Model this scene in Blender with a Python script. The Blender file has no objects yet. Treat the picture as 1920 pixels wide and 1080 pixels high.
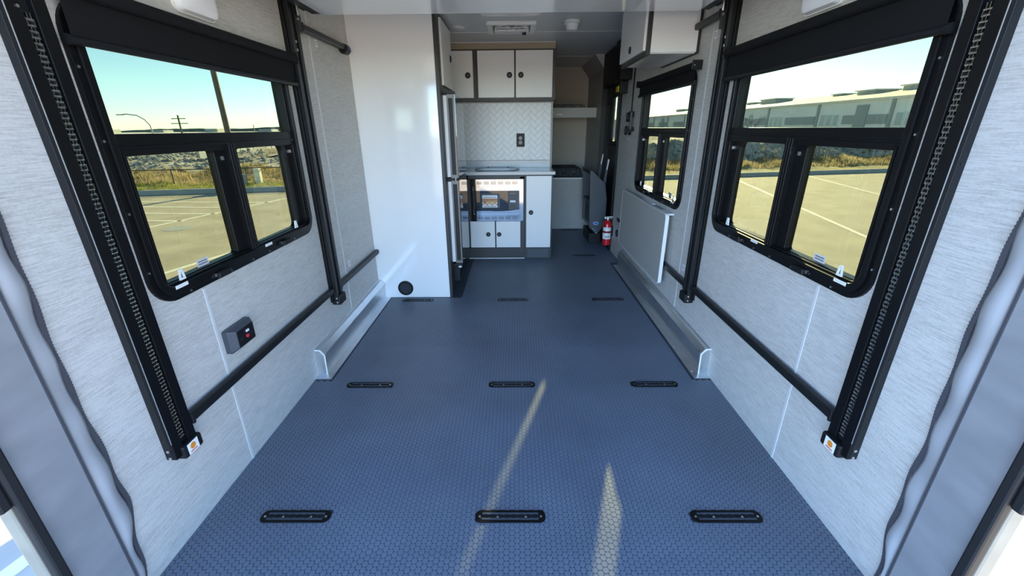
import bpy, bmesh, math, random
import numpy as np
from mathutils import Vector, Matrix
random.seed(7)
PI = math.pi
scene = bpy.context.scene
COL = scene.collection

# ------------------------------------------------------------------ camera
F_PX, PITCH, YAW, ROLL = 777.556, 0.367897, 0.0099285, 0.0086652
fw = Vector((-math.sin(YAW)*math.cos(PITCH), math.cos(YAW)*math.cos(PITCH), -math.sin(PITCH)))
r0 = Vector((math.cos(YAW), math.sin(YAW), 0)); d0 = fw.cross(r0)
rt = r0*math.cos(ROLL)+d0*math.sin(ROLL); dn = d0*math.cos(ROLL)-r0*math.sin(ROLL)
cam_data = bpy.data.cameras.new('camera'); cam = bpy.data.objects.new('camera', cam_data); COL.objects.link(cam)
up = -dn; bk = -fw
cam.matrix_world = Matrix(((rt.x, up.x, bk.x, 0.0267914), (rt.y, up.y, bk.y, 0.0), (rt.z, up.z, bk.z, 1.447436), (0, 0, 0, 1)))
cam_data.sensor_width = 36; cam_data.lens = F_PX/1920*36
cam_data.clip_start = 0.02; cam_data.clip_end = 3000
scene.camera = cam

# ------------------------------------------------------------------ sky, sun, exposure
SUN_AZ, SUN_EL = math.radians(17.5), math.radians(20.3)      # azimuth from +Y towards +X
world = bpy.data.worlds.new('sky'); scene.world = world; world.use_nodes = True
wn = world.node_tree; bg = wn.nodes['Background']
sky = wn.nodes.new('ShaderNodeTexSky'); sky.sky_type = 'NISHITA'; sky.sun_disc = False
sky.sun_elevation = SUN_EL; sky.sun_rotation = SUN_AZ; sky.altitude = 900; sky.air_density = 0.75; sky.dust_density = 0.25; sky.ozone_density = 1.5
tintn = wn.nodes.new('ShaderNodeMix'); tintn.data_type = 'RGBA'; tintn.blend_type = 'MULTIPLY'; tintn.inputs[0].default_value = 1.0; tintn.inputs[7].default_value = (0.90, 0.99, 1.12, 1)
wn.links.new(sky.outputs[0], tintn.inputs[6]); wn.links.new(tintn.outputs[2], bg.inputs[0]); bg.inputs[1].default_value = 0.42
sun_data = bpy.data.lights.new('sun', 'SUN'); sun = bpy.data.objects.new('sun', sun_data); COL.objects.link(sun)
sun_data.energy = 21.0; sun_data.angle = math.radians(0.53); sun_data.color = (1.0, 0.83, 0.58)
tosun = Vector((math.sin(SUN_AZ)*math.cos(SUN_EL), math.cos(SUN_AZ)*math.cos(SUN_EL), math.sin(SUN_EL)))
sun.rotation_euler = tosun.to_track_quat('Z', 'Y').to_euler()
vs = scene.view_settings
vs.view_transform = 'Standard'; vs.look = 'None'; vs.gamma = 1.0; vs.use_curve_mapping = False; vs.exposure = 1.55

# ------------------------------------------------------------------ materials
def new_mat(name):
    m = bpy.data.materials.new(name); m.use_nodes = True
    return m, m.node_tree, m.node_tree.nodes['Principled BSDF']
def mat(name, col, rough=0.5, metal=0.0, var=0.0, scale=8.0, stretch=(1, 1, 1), bump=0.0, spec=0.5, coat=0.0, col2=None, rvar=0.0, detail=4.0, lo=0.3, hi=0.7):
    m, nt, b = new_mat(name); L = nt.links
    b.inputs['Base Color'].default_value = (*col, 1); b.inputs['Roughness'].default_value = rough
    b.inputs['Metallic'].default_value = metal; b.inputs['Specular IOR Level'].default_value = spec
    if coat: b.inputs['Coat Weight'].default_value = coat; b.inputs['Coat Roughness'].default_value = 0.04
    if var or col2 or bump or rvar:
        tc = nt.nodes.new('ShaderNodeTexCoord'); mp = nt.nodes.new('ShaderNodeMapping'); mp.inputs['Scale'].default_value = stretch
        nz = nt.nodes.new('ShaderNodeTexNoise'); nz.inputs['Scale'].default_value = scale; nz.inputs['Detail'].default_value = detail
        L.new(tc.outputs['Object'], mp.inputs[0]); L.new(mp.outputs[0], nz.inputs[0])
        if var or col2:
            c2 = col2 if col2 else tuple(max(0, c*(1-var)) for c in col); c1 = col if col2 else tuple(min(1, c*(1+var)) for c in col)
            rp = nt.nodes.new('ShaderNodeValToRGB'); rp.color_ramp.elements[0].position = lo; rp.color_ramp.elements[1].position = hi
            rp.color_ramp.elements[0].color = (*c2, 1); rp.color_ramp.elements[1].color = (*c1, 1)
            L.new(nz.outputs[0], rp.inputs[0]); L.new(rp.outputs[0], b.inputs['Base Color'])
        if rvar:
            mr = nt.nodes.new('ShaderNodeMapRange'); mr.inputs[3].default_value = max(0.02, rough-rvar); mr.inputs[4].default_value = rough+rvar
            L.new(nz.outputs[0], mr.inputs[0]); L.new(mr.outputs[0], b.inputs['Roughness'])
        if bump:
            bp = nt.nodes.new('ShaderNodeBump'); bp.inputs['Strength'].default_value = bump; bp.inputs['Distance'].default_value = 0.004
            L.new(nz.outputs[0], bp.inputs['Height']); L.new(bp.outputs[0], b.inputs['Normal'])
    return m
def glass_mat(name, tint, rough=0.0):
    m, nt, b = new_mat(name); L = nt.links; nt.nodes.remove(b); out = nt.nodes['Material Output']
    tr = nt.nodes.new('ShaderNodeBsdfTransparent'); tr.inputs[0].default_value = (*tint, 1)
    gl = nt.nodes.new('ShaderNodeBsdfGlossy'); gl.inputs['Roughness'].default_value = rough
    lw = nt.nodes.new('ShaderNodeLayerWeight'); lw.inputs[0].default_value = 0.5
    pw = nt.nodes.new('ShaderNodeMath'); pw.operation = 'POWER'; pw.inputs[1].default_value = 5.0; L.new(lw.outputs['Facing'], pw.inputs[0])
    fr = nt.nodes.new('ShaderNodeMath'); fr.operation = 'MULTIPLY_ADD'; fr.inputs[1].default_value = 0.96; fr.inputs[2].default_value = 0.03; L.new(pw.outputs[0], fr.inputs[0])
    mx = nt.nodes.new('ShaderNodeMixShader')
    L.new(fr.outputs[0], mx.inputs[0]); L.new(tr.outputs[0], mx.inputs[1]); L.new(gl.outputs[0], mx.inputs[2]); L.new(mx.outputs[0], out.inputs[0])
    return m
def plant_mat(name, c1, c2, scale):
    m, nt, b = new_mat(name); L = nt.links; nt.nodes.remove(b); out = nt.nodes['Material Output']
    tc = nt.nodes.new('ShaderNodeTexCoord'); nz = nt.nodes.new('ShaderNodeTexNoise'); nz.inputs['Scale'].default_value = scale; nz.inputs['Detail'].default_value = 6
    rp = nt.nodes.new('ShaderNodeValToRGB'); rp.color_ramp.elements[0].position = 0.35; rp.color_ramp.elements[1].position = 0.65
    rp.color_ramp.elements[0].color = (*c2, 1); rp.color_ramp.elements[1].color = (*c1, 1)
    df = nt.nodes.new('ShaderNodeBsdfDiffuse'); tl = nt.nodes.new('ShaderNodeBsdfTranslucent'); mx = nt.nodes.new('ShaderNodeMixShader'); mx.inputs[0].default_value = 0.5
    L.new(tc.outputs['Object'], nz.inputs[0]); L.new(nz.outputs[0], rp.inputs[0]); L.new(rp.outputs[0], df.inputs[0]); L.new(rp.outputs[0], tl.inputs[0])
    L.new(df.outputs[0], mx.inputs[1]); L.new(tl.outputs[0], mx.inputs[2]); L.new(mx.outputs[0], out.inputs[0]); return m
def wall_fabric(name, c1, c2):
    m, nt, b = new_mat(name); L = nt.links
    tc = nt.nodes.new('ShaderNodeTexCoord')
    def nz(sc, st, det):
        mp = nt.nodes.new('ShaderNodeMapping'); mp.inputs['Scale'].default_value = st
        n = nt.nodes.new('ShaderNodeTexNoise'); n.inputs['Scale'].default_value = sc; n.inputs['Detail'].default_value = det; n.inputs['Roughness'].default_value = 0.6
        L.new(tc.outputs['Object'], mp.inputs[0]); L.new(mp.outputs[0], n.inputs[0]); return n
    a = nz(1.0, (14, 14, 260), 3); d = nz(1.0, (120, 120, 170), 2); e = nz(1.0, (3, 3, 18), 2)
    m1 = nt.nodes.new('ShaderNodeMath'); m1.operation = 'MULTIPLY_ADD'; m1.inputs[1].default_value = 0.6
    m2 = nt.nodes.new('ShaderNodeMath'); m2.operation = 'MULTIPLY_ADD'; m2.inputs[1].default_value = 0.25
    m3 = nt.nodes.new('ShaderNodeMath'); m3.operation = 'MULTIPLY'; m3.inputs[1].default_value = 0.15
    L.new(e.outputs[0], m3.inputs[0]); L.new(d.outputs[0], m2.inputs[0]); L.new(m3.outputs[0], m2.inputs[2]); L.new(a.outputs[0], m1.inputs[0]); L.new(m2.outputs[0], m1.inputs[2])
    rp = nt.nodes.new('ShaderNodeValToRGB'); rp.color_ramp.elements[0].position = 0.30; rp.color_ramp.elements[1].position = 0.56
    rp.color_ramp.elements[0].color = (*c2, 1); rp.color_ramp.elements[1].color = (*c1, 1)
    L.new(m1.outputs[0], rp.inputs[0]); L.new(rp.outputs[0], b.inputs['Base Color']); b.inputs['Roughness'].default_value = 0.55
    bp = nt.nodes.new('ShaderNodeBump'); bp.inputs['Strength'].default_value = 0.15; bp.inputs['Distance'].default_value = 0.002
    L.new(m1.outputs[0], bp.inputs['Height']); L.new(bp.outputs[0], b.inputs['Normal'])
    return m

M = dict(
    wall=wall_fabric('grey_linen_panel', (0.62, 0.60, 0.56), (0.39, 0.375, 0.345)),
    wall_plain=mat('grey_board', (0.43, 0.42, 0.39), 0.55, var=0.06, scale=60),
    wall_tan=mat('taupe_board', (0.42, 0.37, 0.30), 0.6, var=0.05, scale=50),
    ceil=mat('ceiling_white', (0.66, 0.66, 0.65), 0.4, var=0.02, scale=5),
    rubber=mat('rubber_floor', (0.148, 0.176, 0.215), 0.40, var=0.14, scale=2.2, rvar=0.10, bump=0.0),
    rubber_shaded=mat('rubber_floor_shaded', (0.034, 0.045, 0.063), 0.5, var=0.15, scale=2.0),  # same rubber as the studs, darkened to paint shade into the grooves
    white=mat('white_gloss_laminate', (0.85, 0.835, 0.80), 0.10, coat=0.35, var=0.008, scale=3),
    white_satin=mat('white_satin_laminate', (0.86, 0.845, 0.81), 0.3, var=0.01, scale=3),
    white_edge=mat('white_edge_band', (0.88, 0.87, 0.85), 0.35, var=0.01),
    white_pl=mat('white_plastic', (0.82, 0.82, 0.80), 0.35, var=0.01),
    lens=mat('lamp_lens', (0.86, 0.86, 0.88), 0.2, var=0.01),
    black=mat('black_powder_coat', (0.005, 0.005, 0.0055), 0.36, spec=0.25, var=0.15, scale=300, bump=0.05),
    black_side=mat('black_powder_coat_lit', (0.010, 0.011, 0.012), 0.40, spec=0.35, var=0.15, scale=300, bump=0.05),  # lighter copy of the black coat; light on track sides put into its colour
    black_pl=mat('black_plastic', (0.009, 0.009, 0.010), 0.45, spec=0.3, var=0.1, scale=80),
    blind=mat('black_blind_cloth', (0.008, 0.008, 0.0085), 0.75, spec=0.2, var=0.2, scale=900, bump=0.1),
    black_gl=mat('black_glass', (0.004, 0.004, 0.0045), 0.03, spec=0.7, var=0.01),
    char=mat('charcoal_laminate', (0.030, 0.029, 0.029), 0.45, var=0.15, scale=40, stretch=(1, 1, 12)),
    dgrey=mat('dark_grey_steel', (0.055, 0.065, 0.078), 0.45, var=0.08, scale=120),
    alu=mat('brushed_aluminium', (0.72, 0.73, 0.74), 0.30, 0.92, var=0.08, scale=4, stretch=(1, 1, 6), rvar=0.08),
    alu_dark=mat('grey_jamb_metal', (0.33, 0.335, 0.345), 0.42, 0.25, var=0.10, scale=5, stretch=(1, 1, 3), rvar=0.08),
    chrome=mat('polished_steel', (0.44, 0.44, 0.445), 0.07, 1.0, var=0.01),
    steel=mat('zinc_screw', (0.75, 0.75, 0.74), 0.3, 1.0, var=0.03),
    chain=mat('chain_steel', (0.42, 0.40, 0.36), 0.28, 1.0, var=0.2, scale=200),
    seam=mat('grey_batten', (0.66, 0.66, 0.65), 0.5, var=0.03, scale=30),
    vinyl=mat('grey_vinyl', (0.36, 0.365, 0.375), 0.45, var=0.06, scale=6, bump=0.1),
    zip=mat('zip_tape', (0.06, 0.06, 0.07), 0.6, var=0.2, scale=300),
    seal=mat('rubber_seal', (0.01, 0.01, 0.011), 0.6, var=0.1, scale=40),
    skin=mat('tan_fibreglass', (0.26, 0.24, 0.19), 0.45, var=0.12, scale=7),
    counter=mat('pale_stone_counter', (0.62, 0.63, 0.63), 0.15, var=0.06, scale=60),
    tile=mat('white_tile', (0.78, 0.78, 0.77), 0.28, var=0.04, scale=9),
    grout=mat('grey_grout', (0.46, 0.45, 0.44), 0.8, var=0.05, scale=60),
    wood=mat('tan_valance', (0.36, 0.29, 0.20), 0.55, var=0.12, scale=6, stretch=(1, 20, 20)),
    fridge_edge=mat('bronze_edge', (0.17, 0.155, 0.14), 0.4, 0.3, var=0.04),
    red=mat('red_paint', (0.62, 0.012, 0.02), 0.22, coat=0.3, var=0.04),
    redbtn=mat('red_button', (0.7, 0.03, 0.05), 0.4, var=0.02),
    yellow=mat('yellow_tag', (0.75, 0.6, 0.03), 0.5, var=0.05),
    orange=mat('orange_print', (0.80, 0.28, 0.03), 0.5, var=0.05),
    blue=mat('blue_badge', (0.03, 0.16, 0.62), 0.3, var=0.03),
    bluetip=mat('blue_insert', (0.05, 0.07, 0.35), 0.4, var=0.03),
    print=mat('grey_print', (0.18, 0.18, 0.20), 0.6, var=0.03),
    paper=mat('white_paper', (0.86, 0.86, 0.85), 0.5, var=0.01),
    food=mat('food_print', (0.62, 0.22, 0.06), 0.35, col2=(0.30, 0.12, 0.05), scale=60),
    food2=mat('food_print_yellow', (0.75, 0.48, 0.10), 0.35, col2=(0.45, 0.2, 0.04), scale=80),
    mattress=mat('grey_check_fabric', (0.20, 0.19, 0.19), 0.9, col2=(0.035, 0.035, 0.04), scale=90, stretch=(1, 1, 1), lo=0.45, hi=0.55),
    mattress_dark=mat('dark_check_fabric', (0.085, 0.09, 0.10), 0.9, col2=(0.012, 0.012, 0.014), scale=90, lo=0.45, hi=0.55),
    door_blind=mat('pale_door_shade', (0.42, 0.43, 0.41), 0.6, var=0.05, scale=20),
    glass=glass_mat('tinted_glass', (0.372, 0.395, 0.318)),
    glass_clear=glass_mat('clear_glass', (0.92, 0.94, 0.92)),
    asphalt=mat('asphalt', (0.47, 0.425, 0.345), 0.9, col2=(0.34, 0.305, 0.245), scale=1.3, detail=12, bump=0.2),
    paint=mat('road_paint', (0.80, 0.78, 0.70), 0.7, var=0.06, scale=6),
    concrete=mat('concrete', (0.36, 0.38, 0.40), 0.8, var=0.08, scale=5),
    grass=mat('dry_grass', (0.42, 0.35, 0.16), 0.9, col2=(0.25, 0.22, 0.08), scale=5, detail=8),
    weeds=mat('brown_weeds', (0.62, 0.46, 0.26), 0.95, col2=(0.34, 0.24, 0.13), scale=3.0, detail=10),
    rock=mat('grey_rock', (0.52, 0.50, 0.46), 0.9, col2=(0.24, 0.23, 0.21), scale=1.8, detail=10),
    grass_bl=plant_mat('grass_blades', (0.42, 0.42, 0.12), (0.22, 0.28, 0.06), 0.8),
    weed_bl=plant_mat('weed_blades', (0.56, 0.47, 0.28), (0.36, 0.29, 0.15), 0.7),
    earth=mat('dry_earth', (0.33, 0.26, 0.16), 0.95, col2=(0.19, 0.15, 0.09), scale=1.6, detail=10),
    wh_wall=mat('warehouse_panel', (0.80, 0.84, 0.86), 0.7, var=0.04, scale=0.6),
    wh_band=mat('warehouse_band', (0.34, 0.38, 0.40), 0.7, var=0.05, scale=0.8),
    wh_roof=mat('pale_roof', (0.80, 0.77, 0.68), 0.7, var=0.05, scale=0.4),
    wh_glass=mat('warehouse_window', (0.40, 0.48, 0.52), 0.15, var=0.05),
    unit=mat('rooftop_unit', (0.38, 0.39, 0.38), 0.6, var=0.1, scale=1.5),
    hill=mat('distant_trees', (0.16, 0.17, 0.16), 1.0, var=0.25, scale=0.08),
    bark=mat('grey_bark', (0.20, 0.17, 0.14), 0.9, var=0.2, scale=20),
    polemetal=mat('bronze_pole', (0.12, 0.10, 0.085), 0.5, 0.2, var=0.1, scale=5),
    woodpole=mat('weathered_pole', (0.20, 0.17, 0.13), 0.9, var=0.15, scale=4),
)

# ------------------------------------------------------------------ mesh helpers
class MB:
    def __init__(s): s.v = []; s.f = []
    def box(s, x0, x1, y0, y1, z0, z1):
        n = len(s.v); s.v += [(x, y, z) for z in (z0, z1) for y in (y0, y1) for x in (x0, x1)]
        s.f += [tuple(n+i for i in q) for q in ((0, 2, 3, 1), (4, 5, 7, 6), (0, 1, 5, 4), (2, 6, 7, 3), (0, 4, 6, 2), (1, 3, 7, 5))]; return s
    def cyl(s, p0, p1, r, n=16, r1=None, cap=True):
        p0 = Vector(p0); p1 = Vector(p1); r1 = r if r1 is None else r1; d = (p1-p0).normalized()
        a = d.orthogonal().normalized(); b = d.cross(a); k = len(s.v)
        for p, rr in ((p0, r), (p1, r1)):
            s.v += [tuple(p+(a*math.cos(2*PI*i/n)+b*math.sin(2*PI*i/n))*rr) for i in range(n)]
        s.f += [(k+i, k+(i+1) % n, k+n+(i+1) % n, k+n+i) for i in range(n)]
        if cap: s.f += [tuple(k+i for i in reversed(range(n))), tuple(k+n+i for i in range(n))]
        return s
    def path(s, pts, r, n=10):
        for a, b in zip(pts[:-1], pts[1:]): s.cyl(a, b, r, n)
        return s
    def lathe(s, c, axis, prof, n=24):
        c = Vector(c); d = Vector(axis).normalized(); a = d.orthogonal().normalized(); b = d.cross(a); k = len(s.v)
        for h, r in prof:
            s.v += [tuple(c+d*h+(a*math.cos(2*PI*i/n)+b*math.sin(2*PI*i/n))*max(r, 1e-4)) for i in range(n)]
        for j in range(len(prof)-1):
            s.f += [(k+j*n+i, k+j*n+(i+1) % n, k+(j+1)*n+(i+1) % n, k+(j+1)*n+i) for i in range(n)]
        s.f += [tuple(k+i for i in reversed(range(n))), tuple(k+(len(prof)-1)*n+i for i in range(n))]; return s
    def prism(s, poly, mp, t0, t1):
        # poly: 2-D points; mp(a,b,t) -> xyz
        k = len(s.v); n = len(poly)
        s.v += [mp(a, b, t0) for a, b in poly]+[mp(a, b, t1) for a, b in poly]
        s.f += [tuple(k+i for i in reversed(range(n))), tuple(k+n+i for i in range(n))]
        s.f += [(k+i, k+(i+1) % n, k+n+(i+1) % n, k+n+i) for i in range(n)]; return s
    def ring(s, out, inn, mp, t0, t1):
        k = len(s.v); n = len(out)
        s.v += [mp(a, b, t0) for a, b in out]+[mp(a, b, t1) for a, b in out]+[mp(a, b, t0) for a, b in inn]+[mp(a, b, t1) for a, b in inn]
        for i in range(n):
            j = (i+1) % n
            s.f += [(k+i, k+j, k+n+j, k+n+i), (k+2*n+j, k+2*n+i, k+3*n+i, k+3*n+j), (k+n+i, k+n+j, k+3*n+j, k+3*n+i), (k+j, k+i, k+2*n+i, k+2*n+j)]
        return s
    def build(s, name, m, parent=None, bevel=0.0, smooth=False, seg=2):
        vs_ = np.array(s.v, float); c = (vs_.min(0)+vs_.max(0))/2
        me = bpy.data.meshes.new(name); me.from_pydata([tuple(p) for p in (vs_-c)], [], s.f)
        bm = bmesh.new(); bm.from_mesh(me); bmesh.ops.recalc_face_normals(bm, faces=bm.faces); bm.to_mesh(me); bm.free()
        me.materials.append(M[m]); o = bpy.data.objects.new(name, me); COL.objects.link(o)
        if parent is not None:
            o.parent = parent; o.location = Vector(c)-wloc(parent)
        else: o.location = c
        if smooth:
            me.polygons.foreach_set('use_smooth', [True]*len(me.polygons))
            try: me.set_sharp_from_angle(angle=math.radians(35))
            except Exception: pass
        if bevel:
            b = o.modifiers.new('bevel', 'BEVEL'); b.width = bevel; b.segments = seg; b.limit_method = 'ANGLE'; b.angle_limit = math.radians(40)
        return o
def wloc(o):
    v = Vector(o.location); p = o.parent
    while p is not None: v += p.location; p = p.parent
    return v
def tag(o, label=None, cat=None, group=None, kind=None):
    if label: o['label'] = label
    if cat: o['category'] = cat
    if group: o['group'] = group
    if kind: o['kind'] = kind
    return o
def thing(name, loc, label, cat, group=None, kind=None):
    o = bpy.data.objects.new(name, None); COL.objects.link(o); o.location = loc; o.empty_display_size = 0.1
    return tag(o, label, cat, group, kind)
def B(*a): return MB().box(*a)
def rrect(a0, a1, b0, b1, r, n=8):
    pts = []
    for cx, cy, st in ((a1-r, b1-r, 0), (a0+r, b1-r, PI/2), (a0+r, b0+r, PI), (a1-r, b0+r, 1.5*PI)):
        pts += [(cx+r*math.cos(st+PI/2*i/n), cy+r*math.sin(st+PI/2*i/n)) for i in range(n+1)]
    return pts
def mpX(a, b, t): return (t, a, b)      # poly in (Y,Z), extruded along X
def mpY(a, b, t): return (a, t, b)      # poly in (X,Z), extruded along Y
def mpZ(a, b, t): return (a, b, t)      # poly in (X,Y), extruded along Z
WX = 1.22
def mpW(s): return lambda a, b, d: (s*(WX-d), a, b)     # wall frame: a=Y, b=Z, d=distance into the room
def wb(mb, s, a0, a1, b0, b1, d0, d1):
    x0, x1 = sorted((s*(WX-d0), s*(WX-d1))); return mb.box(x0, x1, a0, a1, b0, b1)

# ================================================================== SETTING: trailer shell
CEIL = 2.29
floor = tag(B(-1.22, 1.22, 0.74, 6.95, -0.05, 0.0).build('floor', 'rubber_shaded'), 'blue-grey studded rubber floor running the length of the trailer', 'floor', kind='structure')

def slab_with_holes(name, s, y0, y1, z0, z1, holes, label, m='wall', t=0.028):
    mb = MB(); ys = y0
    for (a0, a1, b0, b1) in sorted(holes):
        wb(mb, s, ys, a0, z0, z1, -t, 0)
        if b0 > z0: wb(mb, s, a0, a1, z0, b0, -t, 0)
        if b1 < z1: wb(mb, s, a0, a1, b1, z1, -t, 0)
        ys = a1
    wb(mb, s, ys, y1, z0, z1, -t, 0)
    return tag(mb.build(name, m), label, 'wall', kind='structure')
wl = slab_with_holes('wall_left', -1, 0.78, 7.0, -0.05, 2.36, [(1.335, 2.465, 0.905, 1.77)], 'grey linen-look side wall carrying the black power outlet box')
wr = slab_with_holes('wall_right', 1, 0.78, 7.0, -0.05, 2.36, [(1.335, 2.465, 0.905, 1.77), (3.055, 4.165, 0.905, 1.77), (5.09, 5.76, 0.0, 2.06)], 'grey linen-look side wall with two windows and the entry door')
cl = tag(B(-1.22, 1.22, 0.74, 7.0, CEIL, CEIL+0.07).build('ceiling', 'ceil'), 'plain white trailer ceiling with faint cross seams', 'ceiling', kind='structure')
for y in (4.5, 5.95): B(-1.22, 1.22, y-0.006, y+0.006, CEIL-0.002, CEIL).build('seam_strip', 'white_edge', cl)
tag(B(-1.22, 1.22, 6.95, 7.0, -0.05, CEIL).build('wall_front', 'wall_tan'), 'taupe end wall behind the two bunks', 'wall', kind='structure')
# passage wall section beside the bunks
wp = MB().box(1.14, 1.22, 5.801, 6.95, 0, CEIL)
tag(MB().prism([(1.22, 2.05), (1.22, CEIL), (1.02, CEIL), (1.14, 2.13)], mpY, 5.801, 6.95).build('trim_6', 'wall_plain'), 'sloped grey cove between passage wall and ceiling', 'trim', kind='structure')
tag(wp.build('wall_passage', 'wall_plain'), 'plain grey wall section with sloped top cove beside the bunks', 'wall', kind='structure')
for s, w in ((-1, wl), (1, wr)):
    for y in (1.535, 2.88):
        for z0, z1 in (((0.0, 0.86), (1.85, 2.28)) if y < 2 else ((0.0, 2.28),)):
            mb = MB(); wb(mb, s, y-0.006, y+0.006, z0, z1, 0, 0.0025); mb.build('seam_batten', 'seam', w)
# rear opening: jambs, vinyl flap, zipper, seal, outer corner
for s, nm, lb in ((-1, 'trim_1', 'outlet'), (1, 'trim_2', 'folding table')):
    t = thing(nm, (s*1.24, 0.83, -0.05), 'grey metal rear opening jamb with black seal on the %s wall side' % lb, 'door jamb', kind='structure')
    mb = MB(); wb(mb, s, 0.765, 0.915, -0.05, 2.30, -0.028, 0.022); mb.build('jamb', 'alu_dark', t, bevel=0.006)
    mb = MB(); wb(mb, s, 0.738, 0.765, -0.05, 2.30, 0.016, 0.040); mb.build('seal', 'seal', t, bevel=0.006)
    mb = MB(); wb(mb, s, 0.738, 0.765, -0.15, 2.36, -0.028, 0.016); mb.build('outer_corner', 'skin', t, bevel=0.008)
    mb = MB(); wb(mb, s, 0.712, 0.738, 0.60, 0.74, -0.022, 0.030); mb.build('latch_keeper', 'seal', t, bevel=0.006)
    # vinyl flap: wavy sheet
    fl = MB(); n = 90; k0 = 0
    def edge(z): return 0.966+0.006*math.sin(z*7+s)+(0.0025+0.006*max(0, 0.8-z))*math.sin(z*27+1.3*s)-0.045*max(0, 0.35-z)/0.35
    for i in range(n+1):
        z = 2.28*i/n; e = edge(z)
        for j in range(7):
            u = j/6; y = 0.905+(e-0.905)*u; d = 0.010+0.016*math.sin(u*PI)*(0.6+0.4*math.sin(z*7+s))+0.006*u*math.sin(z*31+s)
            fl.v.append((s*(WX-d), y, z))
    for i in range(n):
        for j in range(6): a = i*7+j; fl.f.append((a, a+1, a+8, a+7))
    o = fl.build('vinyl_flap', 'vinyl', t, smooth=True); so = o.modifiers.new('solid', 'SOLIDIFY'); so.thickness = 0.002
    zp = MB()
    for i in range(n):
        z0, z1 = 2.28*i/n, 2.28*(i+1)/n; e0, e1 = edge(z0), edge(z1); k = len(zp.v)
        for z, e in ((z0, e0), (z1, e1)):
            zp.v += [(s*(WX-0.012), e-0.002, z), (s*(WX-0.012), e+0.010, z), (s*(WX-0.002), e+0.010, z), (s*(WX-0.002), e-0.002, z)]
        zp.f += [(k+a, k+(a+1) % 4, k+4+(a+1) % 4, k+4+a) for a in range(4)]
    zo = zp.build('zipper', 'zip', t)
    zt = MB()
    for i in range(230):
        z = 0.01+2.26*i/230; e = edge(z); wb(zt, s, e+0.009, e+0.0135, z, z+0.005, 0.003, 0.009)
    tag(zt.build('zipper_teeth', 'zip', zo), kind='stuff')
    mb = MB(); wb(mb, s, 0.900, 0.906, -0.0, 2.28, 0.018, 0.026); mb.build('piping', 'zip', t)
th = thing('trim_3', (0, 0.8, 2.15), 'grey header frame over the open rear doorway', 'door frame', kind='structure')
B(-1.248, 1.248, 0.70, 0.91, 2.0, 2.36).build('header', 'alu_dark', th)
th = thing('trim_4', (0, 0.75, -0.05), 'grey metal sill strip at the rear edge of the studded floor', 'sill', kind='structure')
B(-1.19, 1.19, 0.70, 0.80, -0.15, 0.004).build('sill', 'alu_dark', th)
# folded-down ramp door behind the camera position
rp = thing('ramp_door', (0, -0.4, -0.75), 'lowered grey rear ramp door leading to the asphalt', 'ramp')
MB().prism([(0.69, -0.06), (-1.55, -0.73), (-1.55, -0.69), (0.69, 0.0)], mpX, -1.15, 1.15).build('ramp_panel', 'alu_dark', rp)

# ================================================================== studded floor
PITCH_C = 0.0224
def stud_arrays(y0, y1, nseg):
    dx = PITCH_C*0.8660254; xs = np.arange(-1.215, 1.215, dx); pts = []
    for i, x in enumerate(xs):
        ys_ = np.arange(y0, y1, PITCH_C)+(PITCH_C/2 if i % 2 else 0); pts.append(np.stack([np.full_like(ys_, x), ys_], 1))
    return np.concatenate(pts)
TD = [(x, y) for y in (1.215, 2.127, 3.460) for x in (-0.859, 0.0, 0.857)]+[(0.857, 4.84), (0.845, 6.19)]
def keep(P):
    k = np.ones(len(P), bool); x, y = P[:, 0], P[:, 1]
    for tx, ty in TD: k &= ~((abs(x-tx) < 0.134) & (abs(y-ty) < 0.022))
    k &= ~((x < -1.105) & (y > 2.175) & (y < 3.55)); k &= ~((x > 1.105) & (y > 2.175) & (y < 4.55))
    k &= ~((x < -0.54) & (y > 3.52) & (y < 4.2)); k &= ~((x < 0.44) & (y > 4.72)); k &= y > 0.815; k &= y < 6.27
    k &= ~((x < -0.47) & (y > 3.52))
    return P[k]
def stud_profile(n):
    r0_, r1_, h = 0.0113, 0.0107, 0.0009
    ang = np.arange(n)*2*PI/n
    hexk = 1.0 if n == 6 else None
    if n == 12: rad = np.where(np.arange(12) % 2 == 0, 1.0, 0.945)
    else: rad = np.ones(n)
    return ang, rad, r0_, r1_, h
def stud_mesh(name, P, n):
    ang, rad, ra, rb, h = stud_profile(n); N = len(P)
    ring0 = np.stack([np.cos(ang)*rad*ra, np.sin(ang)*rad*ra, np.zeros(n)], 1); ring1 = np.stack([np.cos(ang)*rad*rb, np.sin(ang)*rad*rb, np.full(n, h)], 1)
    base = np.concatenate([ring0, ring1]); V = (base[None]+np.concatenate([P, np.zeros((N, 1))], 1)[:, None]).reshape(-1, 3)
    i = np.arange(n); j = (i+1) % n
    quads = np.stack([i, j, n+j, n+i], 1); off = (np.arange(N)*2*n)
    Q = (quads[None]+off[:, None, None]).reshape(N, -1); T = (np.arange(n)+n)[None]+off[:, None]
    loops = np.concatenate([Q, T], 1).reshape(-1)
    sizes = np.tile(np.concatenate([np.full(n, 4), [n]]), N); starts = np.concatenate([[0], np.cumsum(sizes)[:-1]])
    me = bpy.data.meshes.new(name); me.vertices.add(len(V)); me.vertices.foreach_set('co', V.astype(np.float32).ravel())
    me.loops.add(len(loops)); me.loops.foreach_set('vertex_index', loops.astype(np.int32))
    me.polygons.add(len(sizes)); me.polygons.foreach_set('loop_start', starts.astype(np.int32))
    try: me.polygons.foreach_set('loop_total', sizes.astype(np.int32))
    except Exception: pass
    me.polygons.foreach_set('use_smooth', [False]*len(sizes)); me.update(calc_edges=True); me.validate(); me.materials.append(M['rubber']); return me
P = keep(stud_arrays(0.80, 6.28, 12))
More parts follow.
